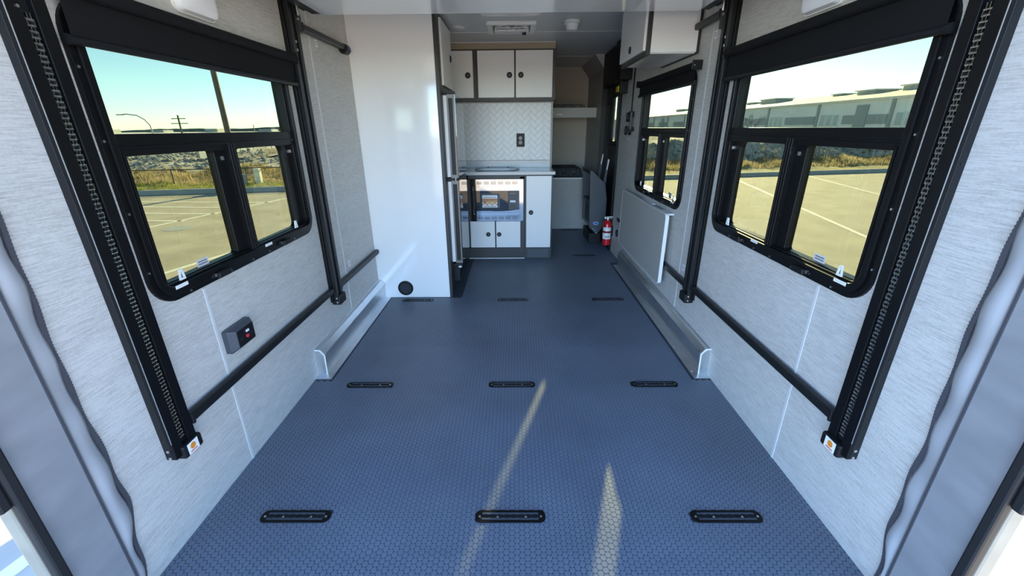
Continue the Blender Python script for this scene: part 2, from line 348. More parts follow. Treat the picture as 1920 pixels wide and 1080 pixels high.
c_near = P[:, 1]+0.08*abs(P[:, 0]); vis = (P[:, 1] > 0.985) & (abs(P[:, 0]) < 0.9)
order = np.argsort(np.where(vis, P[:, 1], 99)); sel = np.zeros(len(P), bool); sel[order[:300]] = True
fl_loc = Vector(floor.location)
for nm, k, n in (('rubber_studs', (~sel) & (P[:, 1] < 2.6), 12), ('rubber_studs', (~sel) & (P[:, 1] >= 2.6), 6)):
    o = bpy.data.objects.new(nm, stud_mesh(nm, P[k], n)); COL.objects.link(o); o.parent = floor; o.location = -fl_loc; o['kind'] = 'stuff'
one = stud_mesh('rubber_stud', np.zeros((1, 2)), 12)
for x, y in P[sel]:
    o = bpy.data.objects.new('rubber_stud', one); COL.objects.link(o); o.parent = floor; o.location = Vector((x, y, 0))-fl_loc

# ================================================================== windows and blinds
def make_window(s, y, name, label):
    t = thing(name, (s*WX, y+0.6, 0.87), label, 'window', kind='structure'); mp = mpW(s)
    A0, A1, Z0, Z1 = y, y+1.20, 0.870, 1.805
    mb = MB(); mb.ring(rrect(A0, A1, Z0, Z1, 0.10), rrect(A0+0.022, A1-0.022, Z0+0.022, Z1-0.022, 0.08), mp, -0.006, 0.012)
    mb.ring(rrect(A0+0.020, A1-0.020, Z0+0.020, Z1-0.020, 0.082), rrect(A0+0.045, A1-0.045, Z0+0.055, Z1-0.045, 0.05), mp, -0.045, 0.022)
    fr = mb.build('window_frame', 'black', t, bevel=0.003)
    mb = MB(); mb.ring(rrect(A0+0.036, A1-0.036, Z0+0.045, Z1-0.036, 0.06), rrect(A0+0.052, A1-0.062, Z0+0.062, Z1-0.05, 0.045), mp, -0.05, 0.006); mb.build('inner_frame', 'black', t, bevel=0.002)
    mb = MB(); wb(mb, s, A0+0.04, A1-0.05, 1.372, 1.440, -0.045, 0.008); wb(mb, s, A0+0.04, A1-0.06, 1.395, 1.403, 0.008, 0.014); mb.build('transom', 'black', t, bevel=0.002)
    # near sash, meeting rails, far sash
    mb = MB(); mb.ring(rrect(A0+0.045, A0+0.585, 0.905, 1.385, 0.012, 3), rrect(A0+0.075, A0+0.505, 0.935, 1.372, 0.012, 3), mp, -0.042, -0.008); mb.build('sliding_sash', 'black', t, bevel=0.002)
    mb = MB()
    for a in (0.045, 0.060): wb(mb, s, A0+a, A0+a+0.010, 0.93, 1.385, -0.008, 0.014)
    mb.build('sash_guide', 'black', t, bevel=0.002)
    mb = MB()
    for a in (0.575, 0.593, 0.611): wb(mb, s, A0+a, A0+a+0.011, 0.915, 1.40, -0.03, 0.016)
    mb.build('meeting_rail', 'black', t, bevel=0.002)
    mb = MB(); mb.ring(rrect(A0+0.62, A1-0.05, 0.905, 1.385, 0.012, 3), rrect(A0+0.655, A1-0.152, 0.935, 1.372, 0.03, 3), mp, -0.040, -0.012); mb.build('fixed_sash', 'black', t, bevel=0.002)
    for nm, a0, a1, b0, b1, d in (('upper_pane', A0+0.04, A1-0.05, 1.425, 1.765, -0.030), ('sliding_pane', A0+0.065, A0+0.52, 0.925, 1.38, -0.026), ('fixed_pane', A0+0.645, A1-0.13, 0.925, 1.38, -0.024)):
        mb = MB(); wb(mb, s, a0, a1, b0, b1, d-0.004, d); mb.build(nm, 'glass', t)
    for a in (0.29, 0.80):       # latches
        mb = MB(); wb(mb, s, A0+a-0.03, A0+a-0.015, 0.893, 0.905, 0.02, 0.034); wb(mb, s, A0+a, A0+a+0.075, 0.882, 0.908, 0.022, 0.042)
        l = mb.build('latch', 'black_pl', t, bevel=0.006)
        mb = MB(); wb(mb, s, A0+a-0.013, A0+a-0.001, 0.893, 0.905, 0.02, 0.030); mb.build('latch_pin', 'fridge_edge', l)
    for a in (0.145, 1.005):     # pull tabs
        mb = MB(); mb.ring([(A0+a-0.014, 0.932), (A0+a+0.014, 0.932), (A0+a+0.007, 0.972), (A0+a-0.007, 0.972)], [(A0+a-0.007, 0.939), (A0+a+0.007, 0.939), (A0+a+0.003, 0.964), (A0+a-0.003, 0.964)], mp, 0.004, 0.010); mb.build('pull_tab', 'white_pl', t)
    for a in (0.115, 0.69):      # stickers
        mb = MB(); wb(mb, s, A0+a-0.03, A0+a+0.03, 0.913, 0.926, 0.0222, 0.0230); st = mb.build('sticker', 'paper', t)
        mb = MB(); wb(mb, s, A0+a-0.022, A0+a+0.022, 0.918, 0.9205, 0.0230, 0.0233); mb.build('print_line', 'seam', st)
    mb = MB(); wb(mb, s, A0+0.27, A0+0.335, 0.935, 0.965, -0.0255, -0.0248); st = mb.build('glass_label', 'seam', t)
    for z in (0.943, 0.953): mb = MB(); wb(mb, s, A0+0.278, A0+0.327, z, z+0.005, -0.0248, -0.0244); mb.build('print_line', 'print', st)
    sc = [(A0+0.012, z) for z in (1.0, 1.2, 1.42, 1.62)]+[(A1-0.012, z) for z in (1.0, 1.2, 1.42, 1.62)]+[(A0+a, 0.882) for a in (0.16, 0.40, 0.56, 0.70, 0.95)]
    for a, z in sc:
        MB().cyl(mp(a, z, 0.010), mp(a, z, 0.0145), 0.004, 8).build('screw', 'steel', t)
    for a in (0.545, 1.12): mb = MB(); wb(mb, s, A0+a, A0+a+0.010, 1.33, 1.345, -0.012, -0.004); mb.build('clip', 'steel', t)
    return t
make_window(-1, 1.30, 'window_1', 'black-framed three-pane window above the power outlet box')
make_window(1, 1.30, 'window_2', 'black-framed three-pane window between the two bed lift tracks, warehouse outside')
make_window(1, 3.02, 'window_3', 'black-framed three-pane window above the folding table')

def make_blind(s, a0, a1, zt, zb, d, label, end=False):
    mp = mpW(s); t = thing('roller_blind', (s*(WX-d), (a0+a1)/2, zb), label, 'blind', 'rolled-down black window blinds')
    MB().cyl(mp(a0, zt, d), mp(a1, zt, d), 0.021, 20).build('roller', 'blind', t, smooth=True)
    mb = MB(); wb(mb, s, a0+0.015, a1-0.015, zb, zt+0.005, d-0.012, d-0.009); mb.build('cloth', 'blind', t)
    MB().cyl(mp(a0+0.012, zb, d-0.010), mp(a1-0.012, zb, d-0.010), 0.0115, 14).build('bottom_bar', 'black_pl', t, smooth=True)
    for a in (a0-0.004, a1-0.004):
        mb = MB(); wb(mb, s, a, a+0.008, zt-0.026, zt+0.03, 0, d+0.022); b = mb.build('end_bracket', 'black_pl', t, bevel=0.004)
        MB().cyl(mp(a-0.002, zt, d+0.006), mp(a+0.010, zt, d+0.006), 0.004, 8).build('bracket_screw', 'steel', b)
    MB().cyl(mp(a0-0.004, zb, d-0.010), mp(a0+0.012, zb, d-0.010), 0.014, 14).build('bar_cap', 'black_pl', t)
    return t
make_blind(-1, 1.285, 2.558, 1.812, 1.683, 0.045, 'black roller blind half-covering the window above the power outlet box')
make_blind(1, 1.285, 2.558, 1.816, 1.686, 0.045, 'black roller blind on the window between the bed lift tracks, warehouse behind it')
make_blind(1, 2.975, 4.27, 1.812, 1.712, 0.045, 'black roller blind on the window above the folding table')

# ================================================================== wall dome lights
for s, lb in ((-1, 'above the outlet-box wall window'), (1, 'above the window facing the warehouse')):
    mp = mpW(s); t = thing('dome_light', (s*WX, 1.88, 1.855), 'white rounded dome light on the wall '+lb, 'lamp', 'wall dome lights')
    MB().prism(rrect(1.765, 1.995, 1.858, 1.975, 0.03), mp, 0.0, 0.012).build('base', 'white_pl', t, bevel=0.003)
    mb = MB(); k = 0
    o1, o2, o3 = rrect(1.770, 1.990, 1.862, 1.971, 0.03), rrect(1.776, 1.984, 1.868, 1.965, 0.03), rrect(1.795, 1.965, 1.886, 1.947, 0.025)
    n = len(o1); mb.v = [mp(a, b, 0.012) for a, b in o1]+[mp(a, b, 0.032) for a, b in o2]+[mp(a, b, 0.042) for a, b in o3]
    for r_ in (0, 1): mb.f += [(r_*n+i, r_*n+(i+1) % n, (r_+1)*n+(i+1) % n, (r_+1)*n+i) for i in range(n)]
    mb.f += [tuple(range(2*n, 3*n)), tuple(reversed(range(n)))]; mb.build('lens', 'lens', t, smooth=True)

# ================================================================== bed lift tracks, tubes, raised bunk
def make_near_track(s, label):
    mp = mpW(s); t = thing('bed_lift_track', (s*WX, 1.20, 0.335), label, 'track', 'vertical bed lift tracks')
    z0, z1 = 0.352, 2.285
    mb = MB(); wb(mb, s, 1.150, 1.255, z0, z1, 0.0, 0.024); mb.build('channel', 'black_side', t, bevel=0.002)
    mb = MB(); wb(mb, s, 1.150, 1.188, z0, z1, 0.024, 0.038); mb.build('flange', 'black', t, bevel=0.0015)
    mb = MB(); wb(mb, s, 1.218, 1.255, z0, z1, 0.024, 0.038); mb.build('flange', 'black', t, bevel=0.0015)
    mb = MB(); wb(mb, s, 1.1490, 1.1508, 0.42, z1, 0.0365, 0.0385); mb.build('bare_edge', 'alu', t)
    ch = MB(); z = 0.415; i = 0
    while z < 1.72:
        for a in (1.1955, 1.2085):
            ai = a+(0.002 if i % 2 else -0.002)*(1 if a > 1.2 else -1)
            wb(ch, s, ai-0.001, ai+0.001, z-0.002, z+0.0148, 0.0275, 0.0345)
        ch.cyl(mp(1.1915, z, 0.031), mp(1.2125, z, 0.031), 0.0034, 6); z += 0.0135; i += 1
    tag(ch.build('chain', 'chain', t), 'bare steel roller chain')
    mb = MB(); wb(mb, s, 1.172, 1.262, 0.334, 0.388, 0.002, 0.052); e = mb.build('end_block', 'black_pl', t, bevel=0.008)
    mb = MB(); wb(mb, s, 1.188, 1.238, 0.340, 0.384, 0.052, 0.0528); st = mb.build('warning_sticker', 'paper', e)
    MB().cyl(mp(1.212, 0.366, 0.0528), mp(1.212, 0.366, 0.0534), 0.0125, 18).build('orange_disc', 'orange', st)
    mb = MB(); wb(mb, s, 1.196, 1.228, 0.346, 0.350, 0.0528, 0.0532); mb.build('print_line', 'redbtn', st)
    for z in (0.362, 0.392): MB().cyl((s*(WX-0.018), 1.1455, z), (s*(WX-0.018), 1.150, z), 0.0055, 10).build('bolt', 'steel', t)
    for z in (0.75, 1.35): MB().cyl((s*(WX-0.012), 1.1485, z), (s*(WX-0.012), 1.150, z), 0.004, 8).build('hole_plug', 'seal', t)
    MB().cyl(mp(1.178, 1.735, 0.037), mp(1.178, 1.735, 0.041), 0.004, 8).build('bolt', 'steel', t)
make_near_track(-1, 'black bed lift track with exposed chain beside the power outlet box')
make_near_track(1, 'black bed lift track with exposed chain on the wall of the folding table')
def make_far_track(s, label):
    mp = mpW(s); t = thing('bed_lift_track', (s*WX, 2.61, 0.335), label, 'track', 'vertical bed lift tracks')
    mb = MB(); wb(mb, s, 2.565, 2.672, 0.36, 2.285, 0.0, 0.020); mb.build('channel', 'black', t, bevel=0.002)
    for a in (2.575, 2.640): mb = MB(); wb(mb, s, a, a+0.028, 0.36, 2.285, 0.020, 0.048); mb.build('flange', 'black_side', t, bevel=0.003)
    ch = MB(); z = 0.40
    while z < 2.0: wb(ch, s, 2.613, 2.630, z, z+0.008, 0.02, 0.026); z += 0.016
    ch.build('chain', 'black_pl', t)
    mb = MB(); wb(mb, s, 2.578, 2.680, 0.334, 0.40, 0.0, 0.062); mb.build('end_block', 'black_pl', t, bevel=0.010)
    for z in (0.355, 0.385): MB().cyl((s*(WX-0.040), 2.574, z), (s*(WX-0.040), 2.579, z), 0.006, 10).build('bolt', 'steel', t)
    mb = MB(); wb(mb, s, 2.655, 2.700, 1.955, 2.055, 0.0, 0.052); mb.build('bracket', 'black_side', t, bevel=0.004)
    for a, z, d in ((2.66, 2.02, 0.055), (2.60, 1.90, 0.05), (2.60, 1.86, 0.05), (2.60, 2.10, 0.05)): MB().cyl(mp(a, z, d-0.008), mp(a, z, d), 0.007, 10).build('bolt', 'steel', t)
make_far_track(-1, 'black bed lift track beside the tall white refrigerator cabinet')
make_far_track(1, 'black bed lift track between the folding table and the warehouse-side window')
def bar(s, a0, a1, z, label, d0=0.008, d1=0.040, h=0.019, cap=None):
    t = thing('lift_crossbar', (s*(WX-0.024), (a0+a1)/2, z-h), label, 'bar', 'black horizontal lift bars')
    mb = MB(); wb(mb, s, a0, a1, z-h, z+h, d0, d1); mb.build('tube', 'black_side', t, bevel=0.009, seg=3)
    mb = MB(); wb(mb, s, a0, a0+0.012, z-h-0.003, z+h+0.003, d0, d1+0.004); mb.build('end_collar', 'black_pl', t, bevel=0.003)
    if cap:
        MB().cyl((s*(WX-0.03), cap, z-0.008), (s*(WX-0.03), cap+0.075, z-0.008), 0.034, 12).build('end_housing', 'black_pl', t, bevel=0.006)
        MB().cyl((s*(WX-0.058), cap+0.03, z-0.004), (s*(WX-0.067), cap+0.03, z-0.004), 0.012, 12).build('blue_insert', 'bluetip', t)
bar(-1, 1.256, 2.566, 0.447, 'black lift bar running below the power outlet box')
bar(1, 1.256, 2.566, 0.450, 'black lift bar running below the warehouse-side window')
bar(-1, 2.674, 3.534, 0.440, 'black low lift bar ending at the white refrigerator cabinet')
bar(1, 2.674, 4.45, 0.432, 'black low lift bar passing behind the folding table')
bar(-1, 2.702, 3.36, 1.992, 'black high lift bar with blue-tipped end housing by the refrigerator cabinet', d0=0.012, d1=0.052, h=0.018, cap=3.34)
bar(1, 2.702, 3.058, 2.035, 'black high lift bar running into the white overhead cabinet', d0=0.012, d1=0.052, h=0.018)
mb = MB()
bd = thing('raised_bunk', (0, 1.9, 2.05), 'glossy white underside of the bunk platform raised up to the ceiling', 'bunk bed')
B(-1.075, 1.075, 1.0, 2.775, 2.062, 2.105).build('platform', 'white', bd)
for s in (-1, 1):
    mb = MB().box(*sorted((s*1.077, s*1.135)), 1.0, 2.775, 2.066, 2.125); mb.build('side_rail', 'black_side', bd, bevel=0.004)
    mb = MB().box(*sorted((s*1.137, s*1.168)), 2.52, 2.74, 2.075, 2.10); b = mb.build('hanger_arm', 'black_pl', bd, bevel=0.004)
    MB().cyl((s*1.150, 2.63, 2.03), (s*1.150, 2.63, 2.075), 0.008, 10).build('hanger_bolt', 'steel', b)
B(-1.06, 1.06, 1.02, 2.76, 2.107, 2.24).build('mattress', 'mattress', bd, bevel=0.03)

# ================================================================== power outlet box
mp = mpW(-1); t = thing('power_outlet', (-WX, 1.64, 0.545), 'black surface-mounted outlet box with a red test button and white switch', 'outlet')
mb = MB(); o1, o2 = rrect(1.557, 1.722, 0.545, 0.652, 0.008, 2), rrect(1.582, 1.700, 0.560, 0.640, 0.006, 2); n = len(o1)
mb.v = [mp(a, b, 0) for a, b in o1]+[mp(a, b, 0.022) for a, b in o1]+[mp(a, b, 0.045) for a, b in o2]
for r_ in (0, 1): mb.f += [(r_*n+i, r_*n+(i+1) % n, (r_+1)*n+(i+1) % n, (r_+1)*n+i) for i in range(n)]
mb.f += [tuple(range(2*n, 3*n)), tuple(reversed(range(n)))]; mb.build('housing', 'dgrey', t)
mb = MB(); wb(mb, -1, 1.586, 1.696, 0.563, 0.637, 0.045, 0.047); mb.build('face_plate', 'black_pl', t)
mb = MB(); wb(mb, -1, 1.641, 1.659, 0.612, 0.622, 0.047, 0.051); mb.build('white_switch', 'white_pl', t)
MB().cyl(mp(1.643, 0.594, 0.047), mp(1.643, 0.594, 0.052), 0.008, 14).build('red_button', 'redbtn', t)
for a in (1.612, 1.672):
    for dz in (-0.006, 0.006): mb = MB(); wb(mb, -1, a-0.006+dz, a-0.004+dz, 0.590, 0.602, 0.047, 0.0475); mb.build('socket_slot', 'dgrey', t)

# small paper stickers on walls
for s, a, z, lb in ((-1, 2.975, 1.955, 'small white paper sticker high on the wall by the blue-tipped lift bar'), (-1, 2.957, 0.512, 'small white sticker on the wall just above the low bar near refrigerator cabinet'),
                 (1, 2.84, 1.955, 'small white sticker high on the wall below the overhead cabinet bar'), (1, 2.815, 0.512, 'small white sticker on the wall beside the folding table edge')):
    t = thing('wall_sticker', (s*WX, a, z), lb, 'sticker', 'paper stickers on the walls')
    mb = MB(); wb(mb, s, a-0.020, a+0.020, z-0.022, z+0.022, 0.0, 0.0012); mb.build('paper', 'paper', t)
    for dz in (-0.008, 0.004): mb = MB(); wb(mb, s, a-0.013, a+0.013, z+dz, z+dz+0.004, 0.0012, 0.0016); mb.build('print_line', 'print', t)

# ================================================================== floor tie-downs
SIDE = {0: 'outlet wall side', 1: 'middle of the row', 2: 'folding table wall side'}
ROW = {1.215: 'in the row at the rear sill', 2.127: 'in the row by wheel well ends', 3.460: 'in the row before the refrigerator cabinet'}
def make_tiedown(x, y, label):
    t = thing('floor_tie_down', (x, y, 0), label, 'tie-down', 'black recessed floor tie-down rails')
    mp = lambda a, b, z: (x+a, y+b, z)
    MB().ring(rrect(-0.140, 0.140, -0.0285, 0.0285, 0.024, 6), rrect(-0.117, 0.117, -0.010, 0.010, 0.006, 6), mp, 0.0, 0.0048).build('plate', 'black', t, bevel=0.0015)
    MB().box(x-0.118, x+0.118, y-0.012, y+0.012, -0.0005, 0.0012).build('slot', 'seal', t)
    for sg in (-1, 1):
        pts = []; nn = 8
        for i in range(nn*6+1):
            a = -0.112+0.224*i/(nn*6); pts.append((a, sg*(0.0065+0.0035*abs(math.sin(PI*nn*i/(nn*6))))))
        poly = pts+[(0.112, sg*0.016), (-0.112, sg*0.016)]
        MB().prism(poly, mp, 0.0040, 0.0062).build('scalloped_lip', 'dgrey', t)
    for a in (-0.122, -0.05, 0.062, 0.122):
        MB().cyl((x+a, y-0.002, 0.001), (x+a, y-0.002, 0.0068 if abs(a) > 0.1 else 0.004), 0.0045, 10).build('screw', 'steel', t)
for i, (x, y) in enumerate(TD):
    if i < 9: lb = 'black floor tie-down rail %s, %s' % (ROW[y], SIDE[i % 3])
    elif i == 9: lb = 'black floor tie-down rail alone beside the kitchen cabinet corner'
    else: lb = 'black floor tie-down rail alone in front of the lower bunk panel'
    make_tiedown(x, y, lb)

# ================================================================== wheel well covers
def make_well(s, y0, y1, label):
    t = thing('wheel_well_cover', (s*1.19, (y0+y1)/2, 0), label, 'wheel well cover', 'aluminium wheel well covers')
    mpw = lambda a, b, tt: (s*(WX-a), tt, b)
    MB().prism([(0.0, 0.0), (0.052, 0.0), (0.056, 0.140), (0.030, 0.172), (0.0, 0.174)], mpw, y0, y1).build('cover', 'alu', t, bevel=0.003)
    mb = MB(); wb(mb, s, y0-0.052, y1+0.0, 0.0, 0.003, 0.0, 0.098); mb.build('floor_flange', 'alu', t)
    mb = MB(); wb(mb, s, y0, y1, 0.174, 0.180, 0.0, 0.006); mb.build('wall_flange', 'alu', t)
    mb = MB().prism([(0.050, 0.0), (0.0565, 0.0), (0.0605, 0.142), (0.032, 0.178), (0.0, 0.180), (0.0, 0.172), (0.028, 0.170), (0.053, 0.138)], mpw, y0-0.003, y0+0.004); mb.build('weld_seam', 'white_edge', t)
    n = 7 if y1-y0 > 2 else 4
    for i in range(n):
        y = y0-0.02+(y1-y0)*(i+0.15)/n; MB().lathe((s*(WX-0.082), y, 0.003), (0, 0, 1), [(0, 0.006), (0.003, 0.004)], 10).build('rivet', 'steel', t)
make_well(-1, 2.244, 3.530, 'short aluminium wheel well cover ending at the refrigerator cabinet')
make_well(1, 2.240, 4.460, 'long aluminium wheel well cover passing below the folding table')

# ================================================================== refrigerator cabinet and refrigerator
def latch_knob(parent, c, axis, r=0.026):
    k = MB().lathe(c, axis, [(0, r), (0.006, r), (0.008, r*0.9), (0.0085, r*0.80)], 24).build('round_latch', 'black_pl', parent, smooth=True)
    c2 = Vector(c)+Vector(axis)*0.0085; u = Vector((1, 0, 0)) if abs(axis[0]) < 0.5 else Vector((0, 1, 0)); 
    MB().lathe(tuple(c2), axis, [(0, r*0.48), (0.003, r*0.42)], 16).build('push_button', 'dgrey', k, smooth=True)
t = thing('refrigerator_cabinet', (-0.89, 3.95, 0), 'tall glossy white cabinet enclosing the refrigerator, round vent low down', 'cabinet')
B(-1.22, -0.562, 3.552, 3.66, 0, 2.288).build('carcass', 'char', t)
B(-1.22, -0.578, 3.532, 3.552, 0.0, 2.288).build('end_panel', 'white', t, bevel=0.0015)
B(-0.578, -0.553, 3.534, 3.66, 0.0, 2.288).build('corner_post', 'char', t)
B(-1.22, -0.562, 4.23, 4.32, 0, 2.288).build('far_side', 'char', t)
B(-1.22, -1.19, 3.66, 4.23, 0, 2.288).build('back_panel', 'char', t)
B(-1.19, -0.562, 3.66, 4.23, 1.735, 2.288).build('upper_box', 'char', t)
dr = B(-0.562, -0.542, 3.705, 4.215, 1.775, 2.245).build('upper_door', 'white_satin', t, bevel=0.0015)
latch_knob(dr, (-0.542, 4.135, 2.02), (1, 0, 0), 0.028)
vt = MB().lathe((-0.979, 3.532, 0.092), (0, -1, 0), [(0, 0.069), (0.008, 0.069), (0.013, 0.062), (0.013, 0.052), (0.004, 0.050)], 32).build('round_vent', 'black_pl', t, smooth=True)
for i in range(7):
    x = -0.979+(i-3)*0.014; h = math.sqrt(max(0, 0.049**2-(x+0.979)**2)); B(x-0.003, x+0.003, 3.519, 3.526, 0.092-h, 0.092+h).build('vent_slat', 'dgrey', vt)
for (x, z) in ((-1.13, 1.30), (-1.05, 1.75)): pass
t = thing('refrigerator', (-0.80, 3.94, 0.0), 'two-door refrigerator with black glass doors built into the white cabinet', 'refrigerator')
B(-1.18, -0.565, 3.672, 4.222, 0.09, 1.722).build('body', 'white_pl', t)
for nm, z0, z1 in (('freezer_door', 1.048, 1.708), ('lower_door', 0.285, 1.030)):
    d = B(-0.525, -0.4625, 3.662, 4.225, z0, z1).build(nm, 'fridge_edge', t, bevel=0.003)
    B(-0.512, -0.476, 3.6585, 3.662, z0+0.03, z1-0.03).build('edge_recess', 'black_pl', d)
    B(-0.4625, -0.4565, 3.664, 4.223, z0+0.004, z1-0.004).build('glass_front', 'black_gl', d)
    B(-0.565, -0.527, 3.676, 4.215, z0+0.01, z1-0.01).build('gasket', 'white_edge', d)
h = B(-0.565, -0.47, 3.655, 3.71, 1.030, 1.048).build('middle_hinge', 'black_pl', t)
MB().cyl((-0.485, 3.652, 1.02), (-0.485, 3.652, 1.06), 0.006, 8).build('hinge_pin', 'steel', h)
B(-0.565, -0.465, 3.652, 3.76, 1.710, 1.728).build('top_hinge', 'black_pl', t)
B(-0.565, -0.47, 3.655, 3.74, 0.262, 0.283).build('bottom_hinge', 'black_pl', t)
MB().cyl((-0.49, 3.67, 0.245), (-0.49, 3.67, 0.262), 0.016, 14).build('hinge_foot', 'white_pl', t)
B(-0.60, -0.553, 3.668, 4.222, 0.0, 0.255).build('toe_grille', 'black_pl', t)
B(-0.553, -0.500, 3.70, 3.735, 0.10, 0.243).build('leg_bracket', 'black_pl', t)

# ================================================================== kitchen
wk = tag(B(-1.22, 0.455, 5.30, 5.345, 0, CEIL).build('wall_kitchen', 'wall_plain'), 'grey partition wall behind the kitchen counter', 'wall', kind='structure')
B(0.452, 0.472, 5.278, 5.347, 1.0, 1.735).build('end_trim', 'wall_plain', wk)
# backsplash tiles (45 degree herringbone)
bs = thing('tile_backsplash', (-0.1, 5.29, 1.08), 'white herringbone tile backsplash with grey grout behind the counter', 'backsplash')
BX0, BX1, BZ0, BZ1 = -1.2, 0.45, 1.084, 1.722
B(BX0, BX1, 5.285, 5.299, BZ0, BZ1+0.012).build('grout_bed', 'grout', bs)
tw, tl, g = 0.0535, 0.1135, 0.0016
def clip(poly):
    for ax, val, sg in ((0, BX0, 1), (0, BX1, -1), (1, BZ0, 1), (1, BZ1, -1)):
        out = []
        for i in range(len(poly)):
            p, q = poly[i-1], poly[i]; ip, iq = sg*(p[ax]-val) >= 0, sg*(q[ax]-val) >= 0
            if ip != iq:
                u = (val-p[ax])/(q[ax]-p[ax]); out.append((p[0]+(q[0]-p[0])*u, p[1]+(q[1]-p[1])*u))
            if iq: out.append(q)
        poly = out
        if len(poly) < 3: return []
    return poly
c45 = math.cos(PI/4); cnt = 0
for i in range(-40, 40):
    for j in range(-12, 12):
        for rect in ((0, 0, tl, tw), (tl, tw-tl, tl+tw, tw)):
            ox, oy = i*tw+j*tl, i*tw-j*tl
            q = [(rect[0]+g, rect[1]+g), (rect[2]-g, rect[1]+g), (rect[2]-g, rect[3]-g), (rect[0]+g, rect[3]-g)]
            q = [((a+ox)*c45-(b+oy)*c45-0.02, (a+ox)*c45+(b+oy)*c45+1.40) for a, b in q]
            q = clip(q)
            if q:
                xs_ = [p[0] for p in q]; zs_ = [p[1] for p in q]
                if (max(xs_)-min(xs_))*(max(zs_)-min(zs_)) < 4e-5 or max(xs_) < -0.72: continue
                MB().prism(q, mpY, 5.2815-random.random()*0.0006, 5.286).build('tile', 'tile', bs); cnt += 1
# outlet on the backsplash
t = thing('wall_outlet', (0.092, 5.281, 1.235), 'black framed outlet plate on the herringbone backsplash', 'outlet')
MB().ring(rrect(0.043, 0.141, 1.236, 1.388, 0.006, 2), rrect(0.058, 0.126, 1.254, 1.370, 0.004, 2), mpY, 5.272, 5.281).build('frame', 'black_pl', t)
B(0.058, 0.126, 5.277, 5.281, 1.254, 1.370).build('inner_box', 'seal', t)
for z in (1.285, 1.335):
    o = MB().lathe((0.092, 5.277, z), (0, -1, 0), [(0, 0.024), (0.004, 0.022)], 14).build('socket', 'fridge_edge', t)
    B(0.084, 0.087, 5.2722, 5.2732, z-0.006, z+0.008).build('slot', 'seal', o); B(0.097, 0.100, 5.2722, 5.2732, z-0.006, z+0.008).build('slot', 'seal', o)
# base cabinets
KY = 4.735
t = thing('microwave_cabinet', (-0.2, 5.0, 0), 'charcoal framed base cabinet with two small white doors below the microwave', 'cabinet')
B(-1.22, 0.131, KY+0.02, 5.30, 0.0, 0.44).build('carcass', 'char', t)
B(-1.22, -0.565, KY+0.02, 5.30, 0.44, 0.962).build('side_carcass', 'char', t)
B(-0.53, 0.131, KY, KY+0.02, 0.925, 0.964).build('top_rail', 'char', t)
B(0.080, 0.131, KY, KY+0.02, 0.0, 0.945).build('stile', 'char', t)
B(-0.53, 0.080, KY, KY+0.02, 0.125, 0.150).build('bottom_rail', 'char', t)
B(-0.215, -0.195, KY, KY+0.02, 0.150, 0.446).build('center_stile', 'char', t)
B(-0.90, -0.50, KY, KY+0.02, 0.0, 0.964).build('corner_filler', 'char', t)
B(-0.50, 0.06, KY+0.004, KY+0.02, 0.010, 0.125).build('toe_kick', 'char', t)
B(-0.52, 0.131, KY-0.004, KY, 0.0, 0.008).build('base_bead', 'white_edge', t)
for x0, x1, kx in ((-0.496, -0.213, -0.289), (-0.197, 0.082, -0.164)):
    d = B(x0, x1, KY-0.018, KY, 0.142, 0.450).build('door', 'white_satin', t, bevel=0.002); latch_knob(d, (kx, KY-0.018, 0.298), (0, -1, 0))
t = thing('narrow_cabinet', (0.287, 5.0, 0), 'tall narrow base cabinet with one white door beside the microwave', 'cabinet')
B(0.133, 0.446, KY+0.02, 5.30, 0.0, 0.962).build('carcass', 'char', t)
B(0.133, 0.446, KY, KY+0.02, 0.0, 0.962).build('face_frame', 'char', t)
B(0.165, 0.415, KY-0.003, KY, 0.012, 0.118).build('toe_panel', 'dgrey', t)
d = B(0.149, 0.430, KY-0.018, KY, 0.140, 0.953).build('door', 'white_satin', t, bevel=0.002); latch_knob(d, (0.203, KY-0.018, 0.550), (0, -1, 0))
# countertop and sink
t = thing('countertop', (-0.3, 5.0, 0.964), 'pale stone-look countertop with upstand above the microwave', 'countertop')
B(-1.22, 0.468, KY-0.03, 5.282, 0.966, 1.0).build('slab', 'counter', t, bevel=0.004)
B(-1.22, 0.450, 5.262, 5.282, 1.0, 1.082).build('upstand', 'counter', t, bevel=0.002)
t = thing('sink', (-0.17, 5.02, 1.0), 'oval steel sink rim set into the pale countertop', 'sink')
MB().ring(rrect(-0.44, 0.075, 4.82, 5.16, 0.15, 8), rrect(-0.425, 0.06, 4.835, 5.145, 0.14, 8), mpZ, 1.0, 1.008).build('rim', 'alu_dark', t, bevel=0.003)
MB().prism(rrect(-0.415, 0.05, 4.845, 5.135, 0.13, 8), mpZ, 1.0005, 1.004).build('bowl_cover', 'counter', t)
for x in (-0.30, -0.06): MB().lathe((x, 5.20, 1.0), (0, 0, 1), [(0, 0.010), (0.012, 0.008), (0.014, 0.002)], 10).build('fixing_cap', 'black_pl', t)
